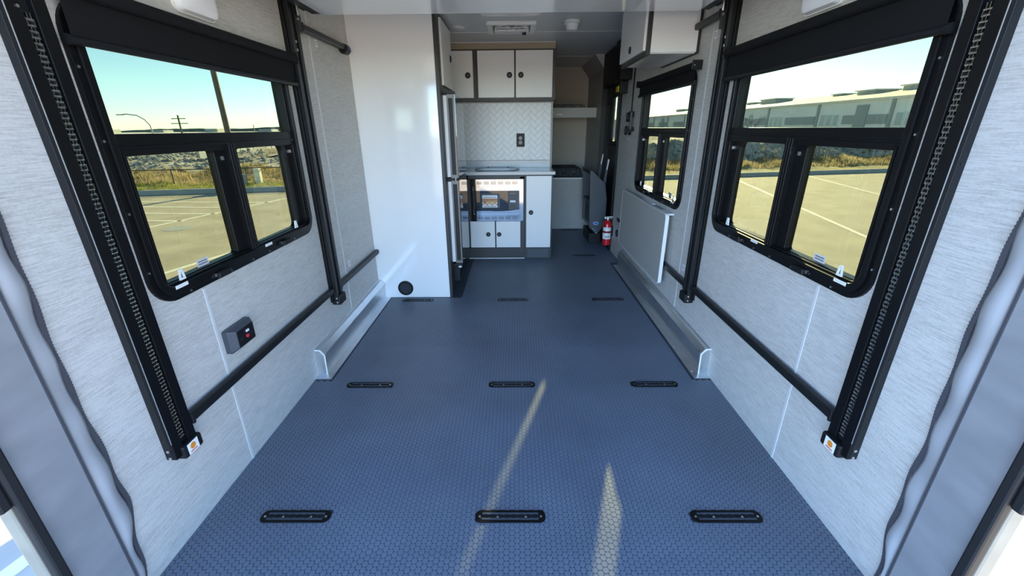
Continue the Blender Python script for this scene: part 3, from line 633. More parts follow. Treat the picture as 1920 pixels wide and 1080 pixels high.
# microwave
t = thing('microwave', (-0.2, 4.9, 0.45), 'built-in microwave with mirror steel trim and a food photo sticker', 'microwave')
B(-0.49, 0.07, KY-0.005, 5.2, 0.50, 0.90).build('body', 'seal', t)
mpK = lambda a, b, y: (a, y, b)
MB().ring(rrect(-0.515, 0.117, 0.455, 0.923, 0.008, 2), rrect(-0.445, 0.070, 0.535, 0.845, 0.008, 2), mpY, KY-0.032, KY-0.008).build('trim_frame', 'chrome', t, bevel=0.002)
for zz in (0.868, 0.478):
    for i in range(6):
        x = -0.405+i*0.079
        for k in range(3): B(x, x+0.062, KY-0.0335, KY-0.031, zz+k*0.011, zz+k*0.011+0.005).build('vent_slot', 'dgrey', t)
for x, z in ((-0.2, 0.910), (-0.2, 0.466), (0.105, 0.910), (0.105, 0.466)): MB().cyl((x, KY-0.035, z), (x, KY-0.032, z), 0.004, 8).build('screw', 'seal', t)
B(-0.445, 0.070, KY-0.026, KY-0.010, 0.795, 0.845).build('upper_bar', 'chrome', t)
lowp = [(-0.445, 0.535), (0.070, 0.535), (0.070, 0.588)]+[(0.070-0.475*u, 0.588-0.020*math.sin(PI*u)) for u in (0.2, 0.4, 0.6, 0.8, 1.0)]+[(-0.445, 0.60)]
MB().prism(lowp, mpY, KY-0.027, KY-0.010).build('lower_bar', 'chrome', t)
d = MB().prism(rrect(-0.418, -0.052, 0.572, 0.797, 0.012, 4), mpY, KY-0.029, KY-0.012).build('door', 'black_gl', t, bevel=0.002)
MB().prism(rrect(-0.350, -0.148, 0.605, 0.765, 0.006, 2), mpY, KY-0.0302, KY-0.029).build('window', 'dgrey', d)
pc = B(-0.346, -0.176, KY-0.0315, KY-0.0302, 0.612, 0.748).build('photo_sticker', 'paper', t)
B(-0.346, -0.176, KY-0.0319, KY-0.0315, 0.636, 0.712).build('food_band', 'food', pc)
for x, m_ in ((-0.318, 'food'), (-0.262, 'food2'), (-0.205, 'food2')):
    MB().lathe((x, KY-0.0319, 0.664), (0, -1, 0), [(0, 0.026), (0.0006, 0.026)], 18).build('plate_print', 'paper', pc)
    MB().lathe((x, KY-0.0325, 0.669), (0, -1, 0), [(0, 0.021), (0.0006, 0.020)], 18).build('dish_print', m_, pc)
B(-0.330, -0.19, KY-0.0319, KY-0.0315, 0.722, 0.728).build('print_line', 'print', pc); B(-0.330, -0.19, KY-0.0319, KY-0.0315, 0.619, 0.626).build('print_line', 'print', pc)
cp = B(-0.052, 0.070, KY-0.029, KY-0.012, 0.585, 0.797).build('control_panel', 'dgrey', t, bevel=0.002)
B(-0.030, 0.030, KY-0.0298, KY-0.029, 0.760, 0.772).build('display', 'black_gl', cp)
for i in range(4):
    for j in range(3): B(-0.030+j*0.022, -0.014+j*0.022, KY-0.0297, KY-0.029, 0.600+i*0.013, 0.609+i*0.013).build('key', 'char', cp)
B(-0.034, 0.028, KY-0.030, KY-0.029, 0.668, 0.690).build('label', 'paper', cp)
# upper cabinets
UY = 4.95
t = thing('wall_cabinet', (0.0, 5.1, 1.735), 'charcoal framed wall cabinet with a pair of white doors over the outlet', 'cabinet', 'kitchen wall cabinets')
B(-0.385, 0.462, UY+0.02, 5.30, 1.737, 2.218).build('carcass', 'char', t)
B(-0.385, 0.462, UY, UY+0.02, 1.735, 2.222).build('face_frame', 'char', t)
for x0, x1, kx in ((-0.367, 0.021, -0.030), (0.038, 0.428, 0.092)):
    d = B(x0, x1, UY-0.018, UY, 1.757, 2.207).build('door', 'white_satin', t, bevel=0.002); latch_knob(d, (kx, UY-0.018, 1.975), (0, -1, 0), 0.029)
t = thing('wall_cabinet', (-0.8, 5.1, 1.735), 'charcoal framed wall cabinet with one white door tucked behind the refrigerator', 'cabinet', 'kitchen wall cabinets')
B(-1.22, -0.387, UY+0.02, 5.30, 1.737, 2.218).build('carcass', 'char', t)
B(-1.22, -0.387, UY, UY+0.02, 1.735, 2.222).build('face_frame', 'char', t)
d = B(-0.81, -0.418, UY-0.018, UY, 1.757, 2.207).build('door', 'white_satin', t, bevel=0.002); latch_knob(d, (-0.473, UY-0.018, 1.975), (0, -1, 0), 0.029)
t = thing('trim_5', (-0.4, 5.0, 2.222), 'tan wood valance strip between the wall cabinets and the ceiling', 'trim', kind='structure')
B(-1.22, 0.455, UY+0.005, 5.30, 2.223, 2.284).build('valance', 'wood', t); B(-1.22, 0.457, UY, UY+0.006, 2.280, 2.2885).build('valance_bead', 'seam', t)

# ================================================================== overhead cabinet on the right
t = thing('overhead_cabinet', (1.05, 3.4, 1.89), 'white overhead cabinet with charcoal edges hung above the small window', 'cabinet')
B(0.905, 1.218, 3.075, 3.76, 1.90, 2.288).build('carcass', 'char', t)
B(0.905, 1.200, 3.06, 3.075, 1.898, 2.288).build('end_panel', 'white_satin', t, bevel=0.0015)
B(0.880, 0.905, 3.064, 3.76, 1.885, 2.288).build('front_frame', 'char', t)
B(1.200, 1.219, 3.064, 3.76, 1.889, 2.288).build('wall_strip', 'char', t)
B(0.906, 1.199, 3.08, 3.755, 1.893, 1.90).build('bottom_panel', 'white', t)
d = B(0.862, 0.880, 3.085, 3.735, 1.912, 2.262).build('door', 'white_satin', t, bevel=0.002); latch_knob(d, (0.862, 3.42, 1.965), (-1, 0, 0), 0.024)

# ================================================================== folding table
t = thing('folding_table', (1.17, 3.75, 0.28), 'pale grey drop-leaf table panel folded flat against the wall', 'table')
mb = MB(); mb.prism(rrect(3.085, 4.405, 0.285, 0.838, 0.035, 5), mpX, 1.148, 1.172); mb.build('leaf', 'wall_plain', t, bevel=0.0)
MB().ring(rrect(3.082, 4.408, 0.282, 0.841, 0.037, 5), rrect(3.0855, 4.4045, 0.2855, 0.8375, 0.035, 5), mpX, 1.147, 1.173).build('edge_band', 'white_edge', t)
for y0, y1 in ((3.56, 3.84), (3.11, 3.29)): B(1.176, 1.218, y0, y1, 0.826, 0.838).build('hinge', 'white_edge', t)
for y in (3.2, 4.3): B(1.173, 1.219, y, y+0.04, 0.50, 0.80).build('spacer', 'wall_plain', t)

# ================================================================== switches and small things near the entry door
def plate(s, a0, a1, z0, z1, label, cat, name, rock=1, d=0.012):
    mp = mpW(s); t = thing(name, (s*WX, (a0+a1)/2, z0), label, cat)
    MB().prism(rrect(a0, a1, z0, z1, min(a1-a0, z1-z0)*0.3, 4), mp, 0, d).build('plate', 'black_pl', t, bevel=0.003)
    w = (a1-a0)*0.8/rock
    for i in range(rock):
        c = a0+(a1-a0)*0.1+w*(i+0.5); mb = MB(); wb(mb, s, c-w*0.36, c+w*0.36, z0+(z1-z0)*0.25, z1-(z1-z0)*0.25, d, d+0.006); mb.build('rocker', 'dgrey', t, bevel=0.002)
plate(1, 4.60, 4.76, 1.500, 1.590, 'black double switch plate high by the entry door', 'switch', 'light_switch', 2, 0.016)
plate(1, 4.71, 4.79, 1.370, 1.460, 'black single switch plate below the double one, nearer the entry door', 'switch', 'light_switch', 1, 0.016)
plate(1, 4.55, 4.64, 1.370, 1.460, 'black single switch plate under the grab handle end', 'switch', 'light_switch', 1, 0.016)
plate(1, 4.70, 4.83, 0.425, 0.465, 'black slot cover low on the wall by the extinguisher', 'cover', 'slot_cover', 1, 0.010)
plate(1, 4.755, 4.825, 0.245, 0.325, 'black round-cornered outlet low on the wall under the slot cover', 'outlet', 'low_outlet', 1, 0.012)
t = thing('grab_handle', (1.19, 4.50, 1.42), 'black folding grab handle on the wall beside the small window', 'handle')
B(1.175, 1.22, 4.49, 4.545, 1.540, 1.595).build('upper_mount', 'black_pl', t, bevel=0.008)
B(1.168, 1.190, 4.44, 4.475, 1.425, 1.590).build('grip', 'dgrey', t, bevel=0.008)
B(1.175, 1.22, 4.455, 4.51, 1.405, 1.445).build('lower_mount', 'black_pl', t, bevel=0.008)
t = thing('wiring_cover', (1.21, 4.59, 1.59), 'thin black cable cover running from overhead box down to the switch', 'cable cover')
B(1.208, 1.2195, 4.585, 4.60, 1.592, 2.03).build('strip', 'black_pl', t)
t = thing('door_closer_box', (1.18, 4.9, 1.79), 'black control box with yellow tag above the entry doorway edge', 'box')
B(1.10, 1.219, 4.70, 4.99, 1.90, 2.28).build('upper_housing', 'black_pl', t, bevel=0.006); B(1.13, 1.219, 4.84, 4.99, 1.78, 1.90).build('lower_housing', 'black_pl', t, bevel=0.006)
B(1.14, 1.219, 5.0, 5.78, 1.90, 2.285).build('header_cover', 'black_pl', t, bevel=0.006)
B(1.124, 1.130, 4.87, 4.98, 1.800, 1.855).build('yellow_tag', 'yellow', t)
MB().cyl((1.16, 4.95, 1.79), (1.20, 5.70, 1.72), 0.012, 10).build('arm', 'black_pl', t)
t = thing('notice_sticker', (1.22, 4.93, 1.60), 'small white notice sticker on the wall at the entry door jamb', 'sticker')
mb = MB(); wb(mb, 1, 4.92, 4.985, 1.565, 1.640, 0, 0.0015); mb.build('paper', 'seam', t)
t = thing('notice_sticker', (1.22, 4.62, 1.33), 'small white notice sticker below the switch plates', 'sticker')
mb = MB(); wb(mb, 1, 4.58, 4.70, 1.318, 1.345, 0, 0.0015); mb.build('paper', 'seam', t)
# sensor box on the passage ceiling edge
t = thing('thermostat', (1.20, 3.9, 2.03), 'small white plastic sensor box beside the overhead cabinet', 'sensor'); B(1.165, 1.22, 3.90, 3.98, 2.10, 2.22).build('housing', 'white_pl', t, bevel=0.008)

# ================================================================== entry door
t = thing('door_1', (1.25, 5.42, 0), 'dark entry door with a shaded narrow window, closed behind the folded steps', 'door', kind='structure')
MB().ring([(5.065, -0.02), (5.785, -0.02), (5.785, 2.085), (5.065, 2.085)], [(5.10, 0.02), (5.75, 0.02), (5.75, 2.05), (5.10, 2.05)], mpX, 1.195, 1.285).build('frame', 'black', t, bevel=0.003)
mb = MB()
for z0, z1, y0, y1 in ((0.02, 1.28, 5.102, 5.748), (1.80, 2.05, 5.102, 5.748), (1.28, 1.80, 5.102, 5.185), (1.28, 1.80, 5.655, 5.748)): mb.box(1.255, 1.285, y0, y1, z0, z1)
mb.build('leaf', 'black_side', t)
MB().ring(rrect(5.17, 5.67, 1.26, 1.82, 0.04, 4), rrect(5.195, 5.645, 1.29, 1.79, 0.03, 4), mpX, 1.243, 1.262).build('window_trim', 'black_pl', t)
B(1.275, 1.279, 5.187, 5.653, 1.282, 1.798).build('window_pane', 'glass', t)
B(1.262, 1.268, 5.187, 5.480, 1.284, 1.796).build('window_shade', 'door_blind', t)
B(1.262, 1.268, 5.590, 5.653, 1.284, 1.796).build('window_shade', 'door_blind', t)
B(1.225, 1.255, 5.14, 5.19, 0.98, 1.10).build('door_handle', 'black_pl', t, bevel=0.006)
B(1.135, 1.219, 5.787, 5.80, 0.0, 2.285).build('jamb_cover', 'black_side', t)
B(1.228, 1.238, 5.108, 5.742, 1.21, 1.235).build('screen_rail', 'black', t)

# ================================================================== folded entry steps
t = thing('folding_steps', (1.08, 5.65, 0), 'dark grey metal entry steps folded up inside the doorway', 'steps')
prof = [(0.958, 0.945), (0.985, 0.945), (1.155, 0.790), (1.190, 0.60), (1.190, 0.27), (1.085, 0.135), (0.985, 0.235)]
for y in (5.335, 5.925): MB().prism(prof, mpY, y, y+0.022).build('side_plate', 'dgrey', t, bevel=0.003)
B(0.960, 0.995, 5.357, 5.925, 0.895, 0.935).build('top_tread', 'dgrey', t, bevel=0.004)
B(0.985, 1.13, 5.357, 5.925, 0.52, 0.555).build('middle_tread', 'dgrey', t, bevel=0.004)
B(1.06, 1.075, 5.357, 5.925, 0.56, 0.89).build('upper_riser', 'black_pl', t); B(1.02, 1.035, 5.357, 5.925, 0.25, 0.52).build('lower_riser', 'black_pl', t)
B(1.0, 1.16, 5.40, 5.90, 0.0, 0.14).build('hinge_base', 'black_pl', t, bevel=0.01)
bd_ = MB().lathe((1.070, 5.335, 0.285), (0, -1, 0), [(0, 0.034), (0.002, 0.034)], 28).build('oval_badge', 'paper', t); bd_.scale = (1, 1, 0.62)
b2 = MB().lathe((1.070, 5.333, 0.285), (0, -1, 0), [(0, 0.029), (0.001, 0.029)], 28).build('badge_centre', 'blue', t); b2.scale = (1, 1, 0.58)
for x, z in ((1.035, 0.215), (1.065, 0.195), (1.08, 0.165)): MB().cyl((x, 5.331, z), (x, 5.335, z), 0.006, 8).build('bolt', 'steel', t)
for x, z in ((0.984, 0.27), (0.984, 0.32)):
    for y in (5.45, 5.60): MB().cyl((x+0.034, y, z), (x+0.03, y, z), 0.006, 8).build('bolt', 'steel', t)
for y, zt in ((5.40, 1.02), (5.78, 1.06)):
    l = MB().prism([(1.13, 0.70), (1.165, 0.70), (1.195, zt), (1.172, zt)], mpY, y, y+0.03).build('leg', 'dgrey', t)
    MB().prism([(1.168, zt-0.07), (1.182, zt-0.075), (1.200, zt+0.05), (1.186, zt+0.06)], mpY, y-0.012, y+0.042).build('foot_pad', 'white_pl', l, bevel=0.004)
# ================================================================== fire extinguisher
ex, ey = 1.150, 5.02
t = thing('fire_extinguisher', (ex, ey, 0.085), 'red fire extinguisher with white label mounted by the entry doorway', 'fire extinguisher')
MB().lathe((ex, ey, 0.085), (0, 0, 1), [(0, 0.042), (0.006, 0.049), (0.255, 0.049), (0.285, 0.040), (0.305, 0.020), (0.315, 0.016)], 28).build('cylinder', 'red', t, smooth=True)
lb_ = MB().lathe((ex, ey, 0.165), (0, 0, 1), [(0, 0.0495), (0.075, 0.0495)], 28).build('label', 'paper', t, smooth=True)
MB().lathe((ex, ey, 0.265), (0, 0, 1), [(0, 0.0495), (0.045, 0.0495)], 28).build('label', 'paper', t, smooth=True)
MB().lathe((ex, ey, 0.247), (0, 0, 1), [(0, 0.052), (0.012, 0.052)], 28).build('strap', 'black_pl', t)
for dx in (-0.02, 0.0, 0.018): B(ex+dx-0.006, ex+dx+0.006, ey-0.051, ey-0.0485, 0.185, 0.205).build('pictogram', 'print', lb_)
MB().cyl((ex, ey, 0.395), (ex, ey, 0.43), 0.018, 14).build('valve', 'steel', t)
B(ex-0.012, ex+0.065, ey-0.010, ey+0.010, 0.425, 0.437).build('lever', 'white_pl', t, bevel=0.003); B(ex-0.012, ex+0.055, ey-0.010, ey+0.010, 0.408, 0.418).build('handle', 'steel', t, bevel=0.003)
MB().lathe((ex-0.030, ey-0.012, 0.425), (0, -1, 0), [(0, 0.014), (0.012, 0.014)], 14).build('gauge', 'steel', t)
B(ex+0.035, 1.219, ey-0.02, ey+0.02, 0.20, 0.32).build('wall_bracket', 'black_pl', t)

# ================================================================== ceiling fittings
t = thing('roof_vent', (0.0, 4.27, 2.24), 'white square roof vent fan with black knob in the ceiling', 'vent')
MB().ring(rrect(-0.215, 0.215, 4.06, 4.44, 0.02, 3), rrect(-0.165, 0.165, 4.09, 4.42, 0.015, 3), mpZ, 2.262, 2.29).build('garnish', 'white_pl', t, bevel=0.004)
B(-0.165, 0.165, 4.09, 4.42, 2.282, 2.2895).build('screen_plate', 'fridge_edge', t)
B(-0.155, 0.155, 4.325, 4.42, 2.262, 2.281).build('front_lip', 'white_pl', t, bevel=0.004)
MB().ring([(0.15*math.cos(2*PI*i/32), 4.25+0.15*math.sin(2*PI*i/32)) for i in range(32)], [(0.135*math.cos(2*PI*i/32), 4.25+0.135*math.sin(2*PI*i/32)) for i in range(32)], mpZ, 2.268, 2.282).build('fan_ring', 'white_pl', t)
for i in range(6):
    a = 2*PI*i/6; MB().cyl((0, 4.25, 2.278), (0.13*math.cos(a), 4.25+0.13*math.sin(a), 2.278), 0.008, 6).build('fan_blade', 'seam', t)
MB().lathe((0.115, 4.385, 2.262), (0, 0, -1), [(0, 0.020), (0.018, 0.016)], 12).build('knob', 'black_pl', t)
t = thing('ceiling_light', (0.02, 3.62, 2.25), 'white rounded rectangular ceiling lamp before the roof vent', 'lamp')
MB().prism(rrect(-0.24, 0.24, 3.50, 3.74, 0.08, 6), mpZ, 2.250, 2.29).build('lens', 'lens', t, bevel=0.012); B(-0.08, 0.10, 3.735, 3.76, 2.262, 2.29).build('switch_end', 'white_pl', t, bevel=0.004)
t = thing('smoke_detector', (0.515, 4.09, 2.22), 'round white smoke detector on the ceiling near the overhead cabinet', 'detector')
MB().lathe((0.515, 4.09, 2.29), (0, 0, -1), [(0, 0.068), (0.02, 0.068), (0.024, 0.060)], 28).build('base', 'white_pl', t, smooth=True)
MB().lathe((0.515, 4.09, 2.266), (0, 0, -1), [(0, 0.054), (0.035, 0.050), (0.045, 0.042), (0.047, 0.02)], 28).build('body', 'white_pl', t, smooth=True)
t = thing('puck_light', (-0.50, 4.28, 2.28), 'flat round recessed ceiling light above the refrigerator doors', 'lamp')
MB().lathe((-0.475, 4.28, 2.29), (0, 0, -1), [(0, 0.055), (0.006, 0.055), (0.008, 0.045)], 28).build('rim', 'white_pl', t, smooth=True); MB().lathe((-0.475, 4.28, 2.282), (0, 0, -1), [(0, 0.042), (0.002, 0.040)], 28).build('lens', 'lens', t)

# ================================================================== bunks
t = thing('lower_bunk', (0.2, 6.6, 0), 'grey boxed lower bunk base at the end of the passage', 'bunk bed')
B(-1.2, 1.138, 6.28, 6.30, 0, 0.750).build('front_panel', 'wall_plain', t); B(-1.2, 1.138, 6.30, 6.948, 0.72, 0.745).build('deck', 'wall_plain', t); B(-1.2, 1.138, 6.268, 6.30, 0.745, 0.762).build('edge_strip', 'white_edge', t)
def cushion(x0, x1, y0, y1, z0, z1, name, m, label, cat):
    t = thing(name, ((x0+x1)/2, (y0+y1)/2, z0), label, cat)
    B(x0, x1, y0, y1, z0, z1).build('cover', m, t, bevel=0.035, seg=4)
    MB().ring(rrect(x0+0.002, x1-0.002, y0-0.002, y1, 0.03, 3), rrect(x0+0.012, x1-0.012, y0+0.008, y1-0.01, 0.025, 3), mpZ, z1-0.045, z1-0.037).build('piping', m, t)
cushion(-1.15, 1.0, 6.31, 6.94, 0.763, 0.895, 'bunk_mattress', 'mattress_dark', 'dark checked mattress lying on the lower bunk', 'mattress')
t = thing('upper_bunk', (0.2, 6.5, 1.57), 'grey upper bunk shelf with a deep front board', 'bunk bed')
B(-1.2, 1.138, 6.15, 6.175, 1.575, 1.70).build('front_board', 'wall_plain', t, bevel=0.002); B(-1.2, 1.138, 6.175, 6.948, 1.60, 1.625).build('deck', 'wall_plain', t)
B(0.60, 0.68, 6.146, 6.15, 1.612, 1.622).build('pull_slot', 'paper', t)
cushion(-1.15, 0.99, 6.19, 6.94, 1.626, 1.745, 'bunk_mattress', 'mattress', 'lighter checked mattress lying on the upper bunk', 'mattress')

# ================================================================== OUTSIDE
GZ = -0.75; TH = math.radians(10.8); E_ = Vector((math.cos(TH), math.sin(TH), 0)); N_ = Vector((-math.sin(TH), math.cos(TH), 0)); C0 = Vector((0, 17.95, 0))
def lot(u, n, z=0.0): p = C0+E_*u+N_*n; return (p.x, p.y, z)
mb = MB(); mb.prism([lot(-120, -110)[:2], lot(120, -110)[:2], lot(120, 0)[:2], lot(-120, 0)[:2]], mpZ, GZ-0.2, GZ)
lotg = tag(mb.build('ground_parking_lot', 'asphalt'), 'sunlit tan asphalt parking lot around the trailer', 'parking lot', kind='structure')
def line(p, q, w=0.10):
    p = Vector((*p, 0)); q = Vector((*q, 0)); d = (q-p).normalized(); o = Vector((-d.y, d.x, 0))*w/2
    MB().prism([(p+o)[:2], (p-o)[:2], (q-o)[:2], (q+o)[:2]], mpZ, GZ-0.001, GZ+0.004).build('painted_line', 'paint', lotg)
for p, q in (((-11.2, 0.6), (-7.45, 16.3)), ((-7.6, -0.5), (-4.4, 11.8)), ((-14.5, 13.15), (-8.12, 12.62)), ((-14.5, 14.05), (-7.9, 13.55)), ((-14, 12.05), (-8.4, 11.65)), ((-14, 10.98), (-8.65, 10.70)), ((-14, 9.95), (-8.9, 9.62)),
             ((9.9, 19.4), (5.2, -1)), ((13.75, 20.2), (9.5, 2.5)), ((-3.2, -1), (-2.55, 2.2))): line(p, q)
MB().lathe((-8.15, 9.83, GZ), (0, 0, 1), [(0, 0.30), (0.004, 0.30)], 24).build('manhole_cover', 'concrete', lotg)
mb = MB(); mb.prism([lot(-110, 0)[:2], lot(110, 0)[:2], lot(110, 0.18)[:2], lot(-110, 0.18)[:2]], mpZ, GZ-0.2, GZ+0.17)
tag(mb.build('kerb', 'concrete', bevel=0.02), 'pale concrete kerb along the far edge of the parking lot', 'kerb', kind='structure')
# embankment terrain
def hgt(u, n):
    k = 1/(1+math.exp(-(u-2)/2.5))                       # 0 = left side, 1 = right side
    def lerp(tab, x):
        for (a, za), (b, zb) in zip(tab[:-1], tab[1:]):
            if x <= b: return za+(zb-za)*(x-a)/(b-a)
        return tab[-1][1]
    zl = lerp([(0, -0.60), (1.6, -0.52), (3.5, -0.22), (6, 0.0), (14, 0.30), (22, 0.2), (45, -3.6), (60, -3.7)], n)
    zr = lerp([(0, -0.60), (1.2, -0.50), (2.8, -0.30), (4.4, 0.30), (7, 0.62), (11, 0.75), (16, 0.2), (26, -3.0), (60, -3.7)], n)
    z = zl*(1-k)+zr*k; a = min(1, n/1.5)
    return z+a*(0.10*math.sin(u*1.7+n*0.6)+0.07*math.sin(u*3.9-n*1.3)+0.05*math.sin(u*0.7+2+n*2.1))*(0.6 if n < 3 else 1.0)+a*random.uniform(-0.05, 0.05)
def terrain(name, n0, n1, nn, u0, u1, nu, m, label, cat):
    mb = MB()
    for i in range(nu+1):
        for j in range(nn+1):
            u = u0+(u1-u0)*i/nu; n = n0+(n1-n0)*j/nn; random.seed(int(u*1000)*7919+int(n*1000)); mb.v.append(lot(u, n, hgt(u, n)))
    for i in range(nu):
        for j in range(nn): a = i*(nn+1)+j; mb.f.append((a, a+nn+1, a+nn+2, a+1))
    o = mb.build(name, m, smooth=True); return tag(o, label, cat, kind='structure')
terrain('ground_verge', 0.15, 1.4, 6, -60, 80, 360, 'grass', 'grassy verge strip behind the kerb', 'verge')
terrain('ground_bank', 1.4, 3.6, 10, -60, 80, 360, 'weeds', 'weedy brown bank above the grass verge', 'bank')
terrain('ground_slope', 3.6, 60, 70, -60, 80, 260, 'rock', 'stony grey embankment rising behind the weeds', 'embankment')
mb = B(-900, 900, -300, 1200, -4.2, -3.72); tag(mb.build('ground_plain', 'earth'), 'flat dry land beyond the embankment', 'ground', kind='structure')
random.seed(11)
# grass and weeds tufts (uncountable)
def tufts(name, n0, n1, cnt, h0, h1, m, label, parent_cat, us=((-30, -5), (7, 26))):
    mb = MB()
    for _ in range(cnt):
        rng = random.choice(us); u = random.uniform(*rng); n = random.uniform(n0, n1); x, y, _z = lot(u, n); z = hgt(u, n)-0.04
        for _b in range(4):
            a = random.uniform(0, 2*PI); h = random.uniform(h0, h1); w = 0.008+0.012*random.random(); dx, dy = math.cos(a), math.sin(a); l = random.uniform(0.05, 0.25)*h*2
            k = len(mb.v); ox, oy = random.uniform(-.08, .08), random.uniform(-.08, .08)
            mb.v += [(x+ox-dy*w, y+oy+dx*w, z), (x+ox+dy*w, y+oy-dx*w, z), (x+ox+dx*l, y+oy+dy*l, z+h)]; mb.f.append((k, k+1, k+2))
    return tag(mb.build(name, m), label, parent_cat, kind='stuff')
tufts('grass_tufts', 0.2, 1.5, 4000, 0.05, 0.14, 'grass_bl', 'green and yellow grass blades on the verge behind the kerb', 'grass', us=((-30, -5),))
tufts('weed_tufts', 1.2, 3.8, 11000, 0.08, 0.28, 'weed_bl', 'dry brown weeds covering the bank', 'weeds')
# rocks on the embankment: faceted boulders
mb = MB(); random.seed(5)
for _ in range(4500):
    left = random.random() < 0.5; u = random.uniform(-30, -5) if left else random.uniform(7, 27); n = random.uniform(3.4, 11) if left else random.uniform(2.9, 5.5)
    x, y, _z = lot(u, n); z = hgt(u, n); r_ = random.uniform(0.05, 0.15) if left else random.uniform(0.08, 0.26); k = len(mb.v); ax = [random.uniform(.6, 1.2)*r_ for _i in range(3)]
    for th_, ph in ((0, 0),)+tuple((PI*0.45, i*PI/2.5+random.random()*.5) for i in range(5))+((PI, 0),):
        j_ = random.uniform(.85, 1.15); mb.v.append((x+ax[0]*j_*math.sin(th_)*math.cos(ph), y+ax[1]*j_*math.sin(th_)*math.sin(ph), z+ax[2]*j_*math.cos(th_)))
    for i in range(5): mb.f += [(k, k+1+i, k+1+(i+1) % 5), (k+6, k+1+(i+1) % 5, k+1+i)]
tag(mb.build('embankment_rocks', 'rock'), 'loose grey boulders scattered over the embankment', 'rocks', kind='stuff')
# wire fence on the left verge
t = thing('wire_fence', lot(-12, 0.5, -0.6), 'thin dark rail fence along the verge behind the kerb', 'fence')
for i in range(9):
    u = -24+i*2.65; x, y, _z = lot(u, 1.2); MB().cyl((x, y, -0.65), (x, y, 0.06), 0.022, 8).build('post', 'polemetal', t)
for z in (0.04,): MB().cyl(lot(-24, 1.2, z), lot(-2.8, 1.2, z), 0.02, 6).build('rail', 'polemetal', t)
t = thing('utility_box', lot(-10.25, 1.0, -0.6), 'small pale utility box on the verge by the fence', 'box'); x, y, z = lot(-10.25, 1.0)
B(x-0.11, x+0.11, y-0.1, y+0.1, -0.65, 0.02).build('cabinet', 'paint', t, bevel=0.03); B(x-0.12, x+0.12, y-0.11, y+0.11, 0.0, 0.035).build('lid', 'paint', t, bevel=0.01)
# road climbing away with concrete barrier fence
t = thing('access_road', lot(-9, 9, 0), 'grey access road with white edge lines climbing the embankment', 'road', kind='structure')
rd = [(-13.2, 6.6), (-13.0, 8.6), (-12.9, 10.8), (-12.8, 13.5), (-12.7, 16.5), (-12.6, 20)]
mb = MB(); e1 = MB(); e2 = MB()
for i, (u, n) in enumerate(rd):
    zz = 0.02+0.05*i; w = 1.3
    for mm, o0, o1, dz in ((mb, -w, w, 0.12), (e1, -w+0.05, -w+0.2, 0.128), (e2, w-0.2, w-0.05, 0.128)):
        mm.v += [lot(u+o0, n, zz+dz), lot(u+o1, n, zz+dz)]
        if i: k = len(mm.v); mm.f.append((k-4, k-3, k-1, k-2))
mb.build('roadway', 'earth', t); e1.build('edge_line', 'paint', t); e2.build('edge_line', 'paint', t)
t = thing('barrier_fence', lot(-10, 9, 0), 'row of pale barrier panels beside the access road', 'fence')
for (u0, n0), (u1, n1) in zip(rd[:-1], rd[1:]):
    for k in range(3):
        a = k/3; b = (k+0.85)/3; p = lot(u0+(u1-u0)*a-1.6, n0+(n1-n0)*a); q = lot(u0+(u1-u0)*b-1.6, n0+(n1-n0)*b); zz = 0.15
        MB().prism([p[:2], q[:2], (q[0]-0.06, q[1]), (p[0]-0.06, p[1])], mpZ, zz, zz+0.42).build('panel', 'concrete', t)
# poles
t = thing('lot_light_pole', (-10.75, 16.55, -0.6), 'thick bronze lot light pole by the kerb outside the outlet-side window', 'pole')
MB().cyl((-10.75, 16.55, -0.7), (-10.75, 16.55, 7.5), 0.105, 16, 0.085).build('shaft', 'polemetal', t, smooth=True); MB().cyl((-10.75, 16.55, -0.75), (-10.75, 16.55, -0.15), 0.28, 16).build('footing', 'concrete', t)
B(-11.3, -10.2, 16.4, 16.7, 7.45, 7.6).build('lamp_head', 'polemetal', t)
t = thing('street_lamp', (-49.3, 60, -3.7), 'far curved-arm street lamp above the white roofs', 'street lamp')
MB().path([(-49.0, 60, -3.7), (-49.4, 60, 2.2), (-49.9, 60, 2.9), (-50.8, 60, 3.45), (-52.2, 60, 3.62), (-53.0, 60, 3.55)], 0.07, 6).build('mast', 'unit', t); B(-53.5, -52.6, 59.9, 60.1, 3.48, 3.62).build('lamp_head', 'unit', t)
t = thing('utility_pole', (-60.4, 80, -3.7), 'far wooden utility pole with two crossarms', 'pole')
MB().cyl((-60.6, 80, -3.7), (-60.4, 80, 4.1), 0.14, 8).build('shaft', 'woodpole', t)
for z, w in ((3.45, 1.25), (2.65, 1.5)): B(-60.4-w, -60.4+w, 79.9, 80.1, z, z+0.14).build('crossarm', 'woodpole', t)
for (x, y, h) in ((-56, 95, 2.6), (-41, 88, 2.3)):
    t = thing('street_lamp', (x, y, -3.7), 'thin far lamp post standing before the long white-roofed warehouse, %s' % ('bare top' if x < -50 else 'short arm'), 'street lamp')
    MB().cyl((x, y, -3.7), (x, y, h), 0.08, 6).build('mast', 'unit', t)
    if x > -50: B(x, x+1.0, y-0.06, y+0.06, h-0.1, h).build('arm', 'unit', t)
# long white-roofed warehouse on the left
t = thing('warehouse', (-110, 140, -3.7), 'long low warehouse with a pale roof far beyond the embankment', 'building')
B(-260, -45, 120, 160, -3.7, 0.1).build('wall', 'wh_wall', t)
MB().prism([(119, 0.1), (161, 0.1), (161, 0.3), (140, 1.15), (119, 0.35)], mpX, -262, -43).build('roof', 'wh_roof', t)
for i in range(12): B(-250+i*17, -246+i*17, 138, 142, 1.0, 1.75+0.3*(i % 2)).build('rooftop_unit', 'unit', t)
for i in range(20): B(-258+i*10.5, -257.6+i*10.5, 119.9, 120, -3.7, 0.1).build('pilaster', 'wh_band', t)
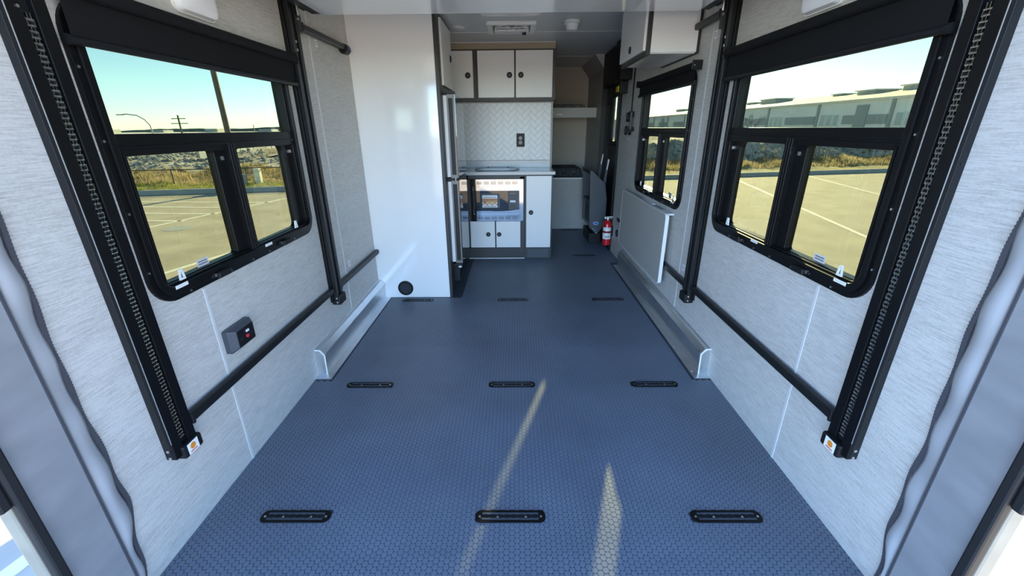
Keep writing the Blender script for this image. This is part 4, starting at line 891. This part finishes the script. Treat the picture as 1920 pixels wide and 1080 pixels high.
# warehouse on the right
t = thing('warehouse', (60, 80, -3.7), 'grey-panelled warehouse with rooftop units outside the folding table wall', 'building')
B(40.0, 100, 25, 190, -3.7, 4.02).build('wall', 'wh_wall', t)
MB().prism([(39.7, 4.02), (100.3, 4.02), (100.3, 4.2), (54, 6.2), (39.7, 4.25)], lambda a, b, tt: (a, tt, b), 24.6, 190.4).build('roof', 'wh_roof', t)
ys_ = [25+11.5*i for i in range(14)]
for i, y in enumerate(ys_):
    B(39.85, 40.0, y-0.2, y+0.2, -3.7, 4.02).build('pilaster', 'wh_band', t)
    if i < len(ys_)-1:
        B(39.92, 40.0, y+0.4, y+6.9, 1.55, 2.55).build('dark_band', 'wh_band', t)
        for k in range(3): 
            f = B(39.88, 40.0, y+7.4+k*1.2, y+8.4+k*1.2, 1.3, 2.75).build('window', 'wh_wall', t); B(39.86, 39.9, y+7.5+k*1.2, y+8.3+k*1.2, 1.4, 2.65).build('pane', 'wh_glass', f)
        if i % 3 == 2: B(39.84, 40.0, y+3.2, y+4.9, -0.2, 3.6).build('dock_door', 'wh_band', t)
random.seed(3)
for i, (y, x, w, h) in enumerate(((38, 46, 3.5, 1.5), (45, 52, 6, 1.3), (52, 48, 5, 1.5), (60, 47, 3, 1.3), (70, 50, 2, .8), (82, 47, 5, 1.9), (95, 50, 3, 1.0), (110, 47, 9, 2.6), (135, 50, 5, 1.6))):
    zb = 4.25+(min(x, 52)-39.7)*0.125; h *= 0.42; u_ = B(x, x+3, y, y+w, zb-0.1, zb+h).build('rooftop_unit', 'unit', t); B(x-0.2, x+3.2, y-0.3, y+w+0.3, zb+h, zb+h+0.15).build('unit_cap', 'wh_roof', u_)
# bare trees
def bare_tree(p, h, label, seed):
    random.seed(seed); t = thing('bare_tree', p, label, 'tree', 'bare winter trees'); tr = MB(); br = MB()
    def grow(mb, a, d, l, r, lev):
        b = a+d*l; mb.cyl(a, b, r, 5, r*0.65, cap=False)
        if lev == 0: return
        for _ in range(3 if lev > 1 else 4):
            dd = (d+Vector((random.uniform(-1, 1), random.uniform(-1, 1), random.uniform(-.15, .7)))*0.75).normalized(); grow(br, b, dd, l*random.uniform(.6, .8), r*0.6, lev-1)
    grow(tr, Vector(p), Vector((0, 0, 1)), h*0.33, h*0.022, 4); tr.build('trunk', 'bark', t); br.build('branches', 'bark', t)
bare_tree((33, 62, -3.7), 7.5, 'bare leafless tree before the warehouse, at its farther bays', 1)
bare_tree((34.5, 36.5, -3.7), 7.5, 'bare leafless tree before the warehouse, at its nearer bays', 2)
bare_tree((-39, 128, -3.7), 8.5, 'bare leafless tree at the end of the long low warehouse', 4)
# distant wooded ridge
mb = MB(); random.seed(9); n = 160
for i in range(n+1):
    x = -800+1500*i/n; z = 4.0+1.6*math.sin(i*0.13)+1.0*math.sin(i*0.31+1)+random.uniform(-0.35, 0.35); mb.v += [(x, 500, -4), (x, 505, z), (x, 560, -4)]
for i in range(n): a = i*3; mb.f += [(a, a+3, a+4, a+1), (a+1, a+4, a+5, a+2)]
tag(mb.build('ground_ridge', 'hill'), 'low wooded ridge on the horizon', 'hills', kind='structure')
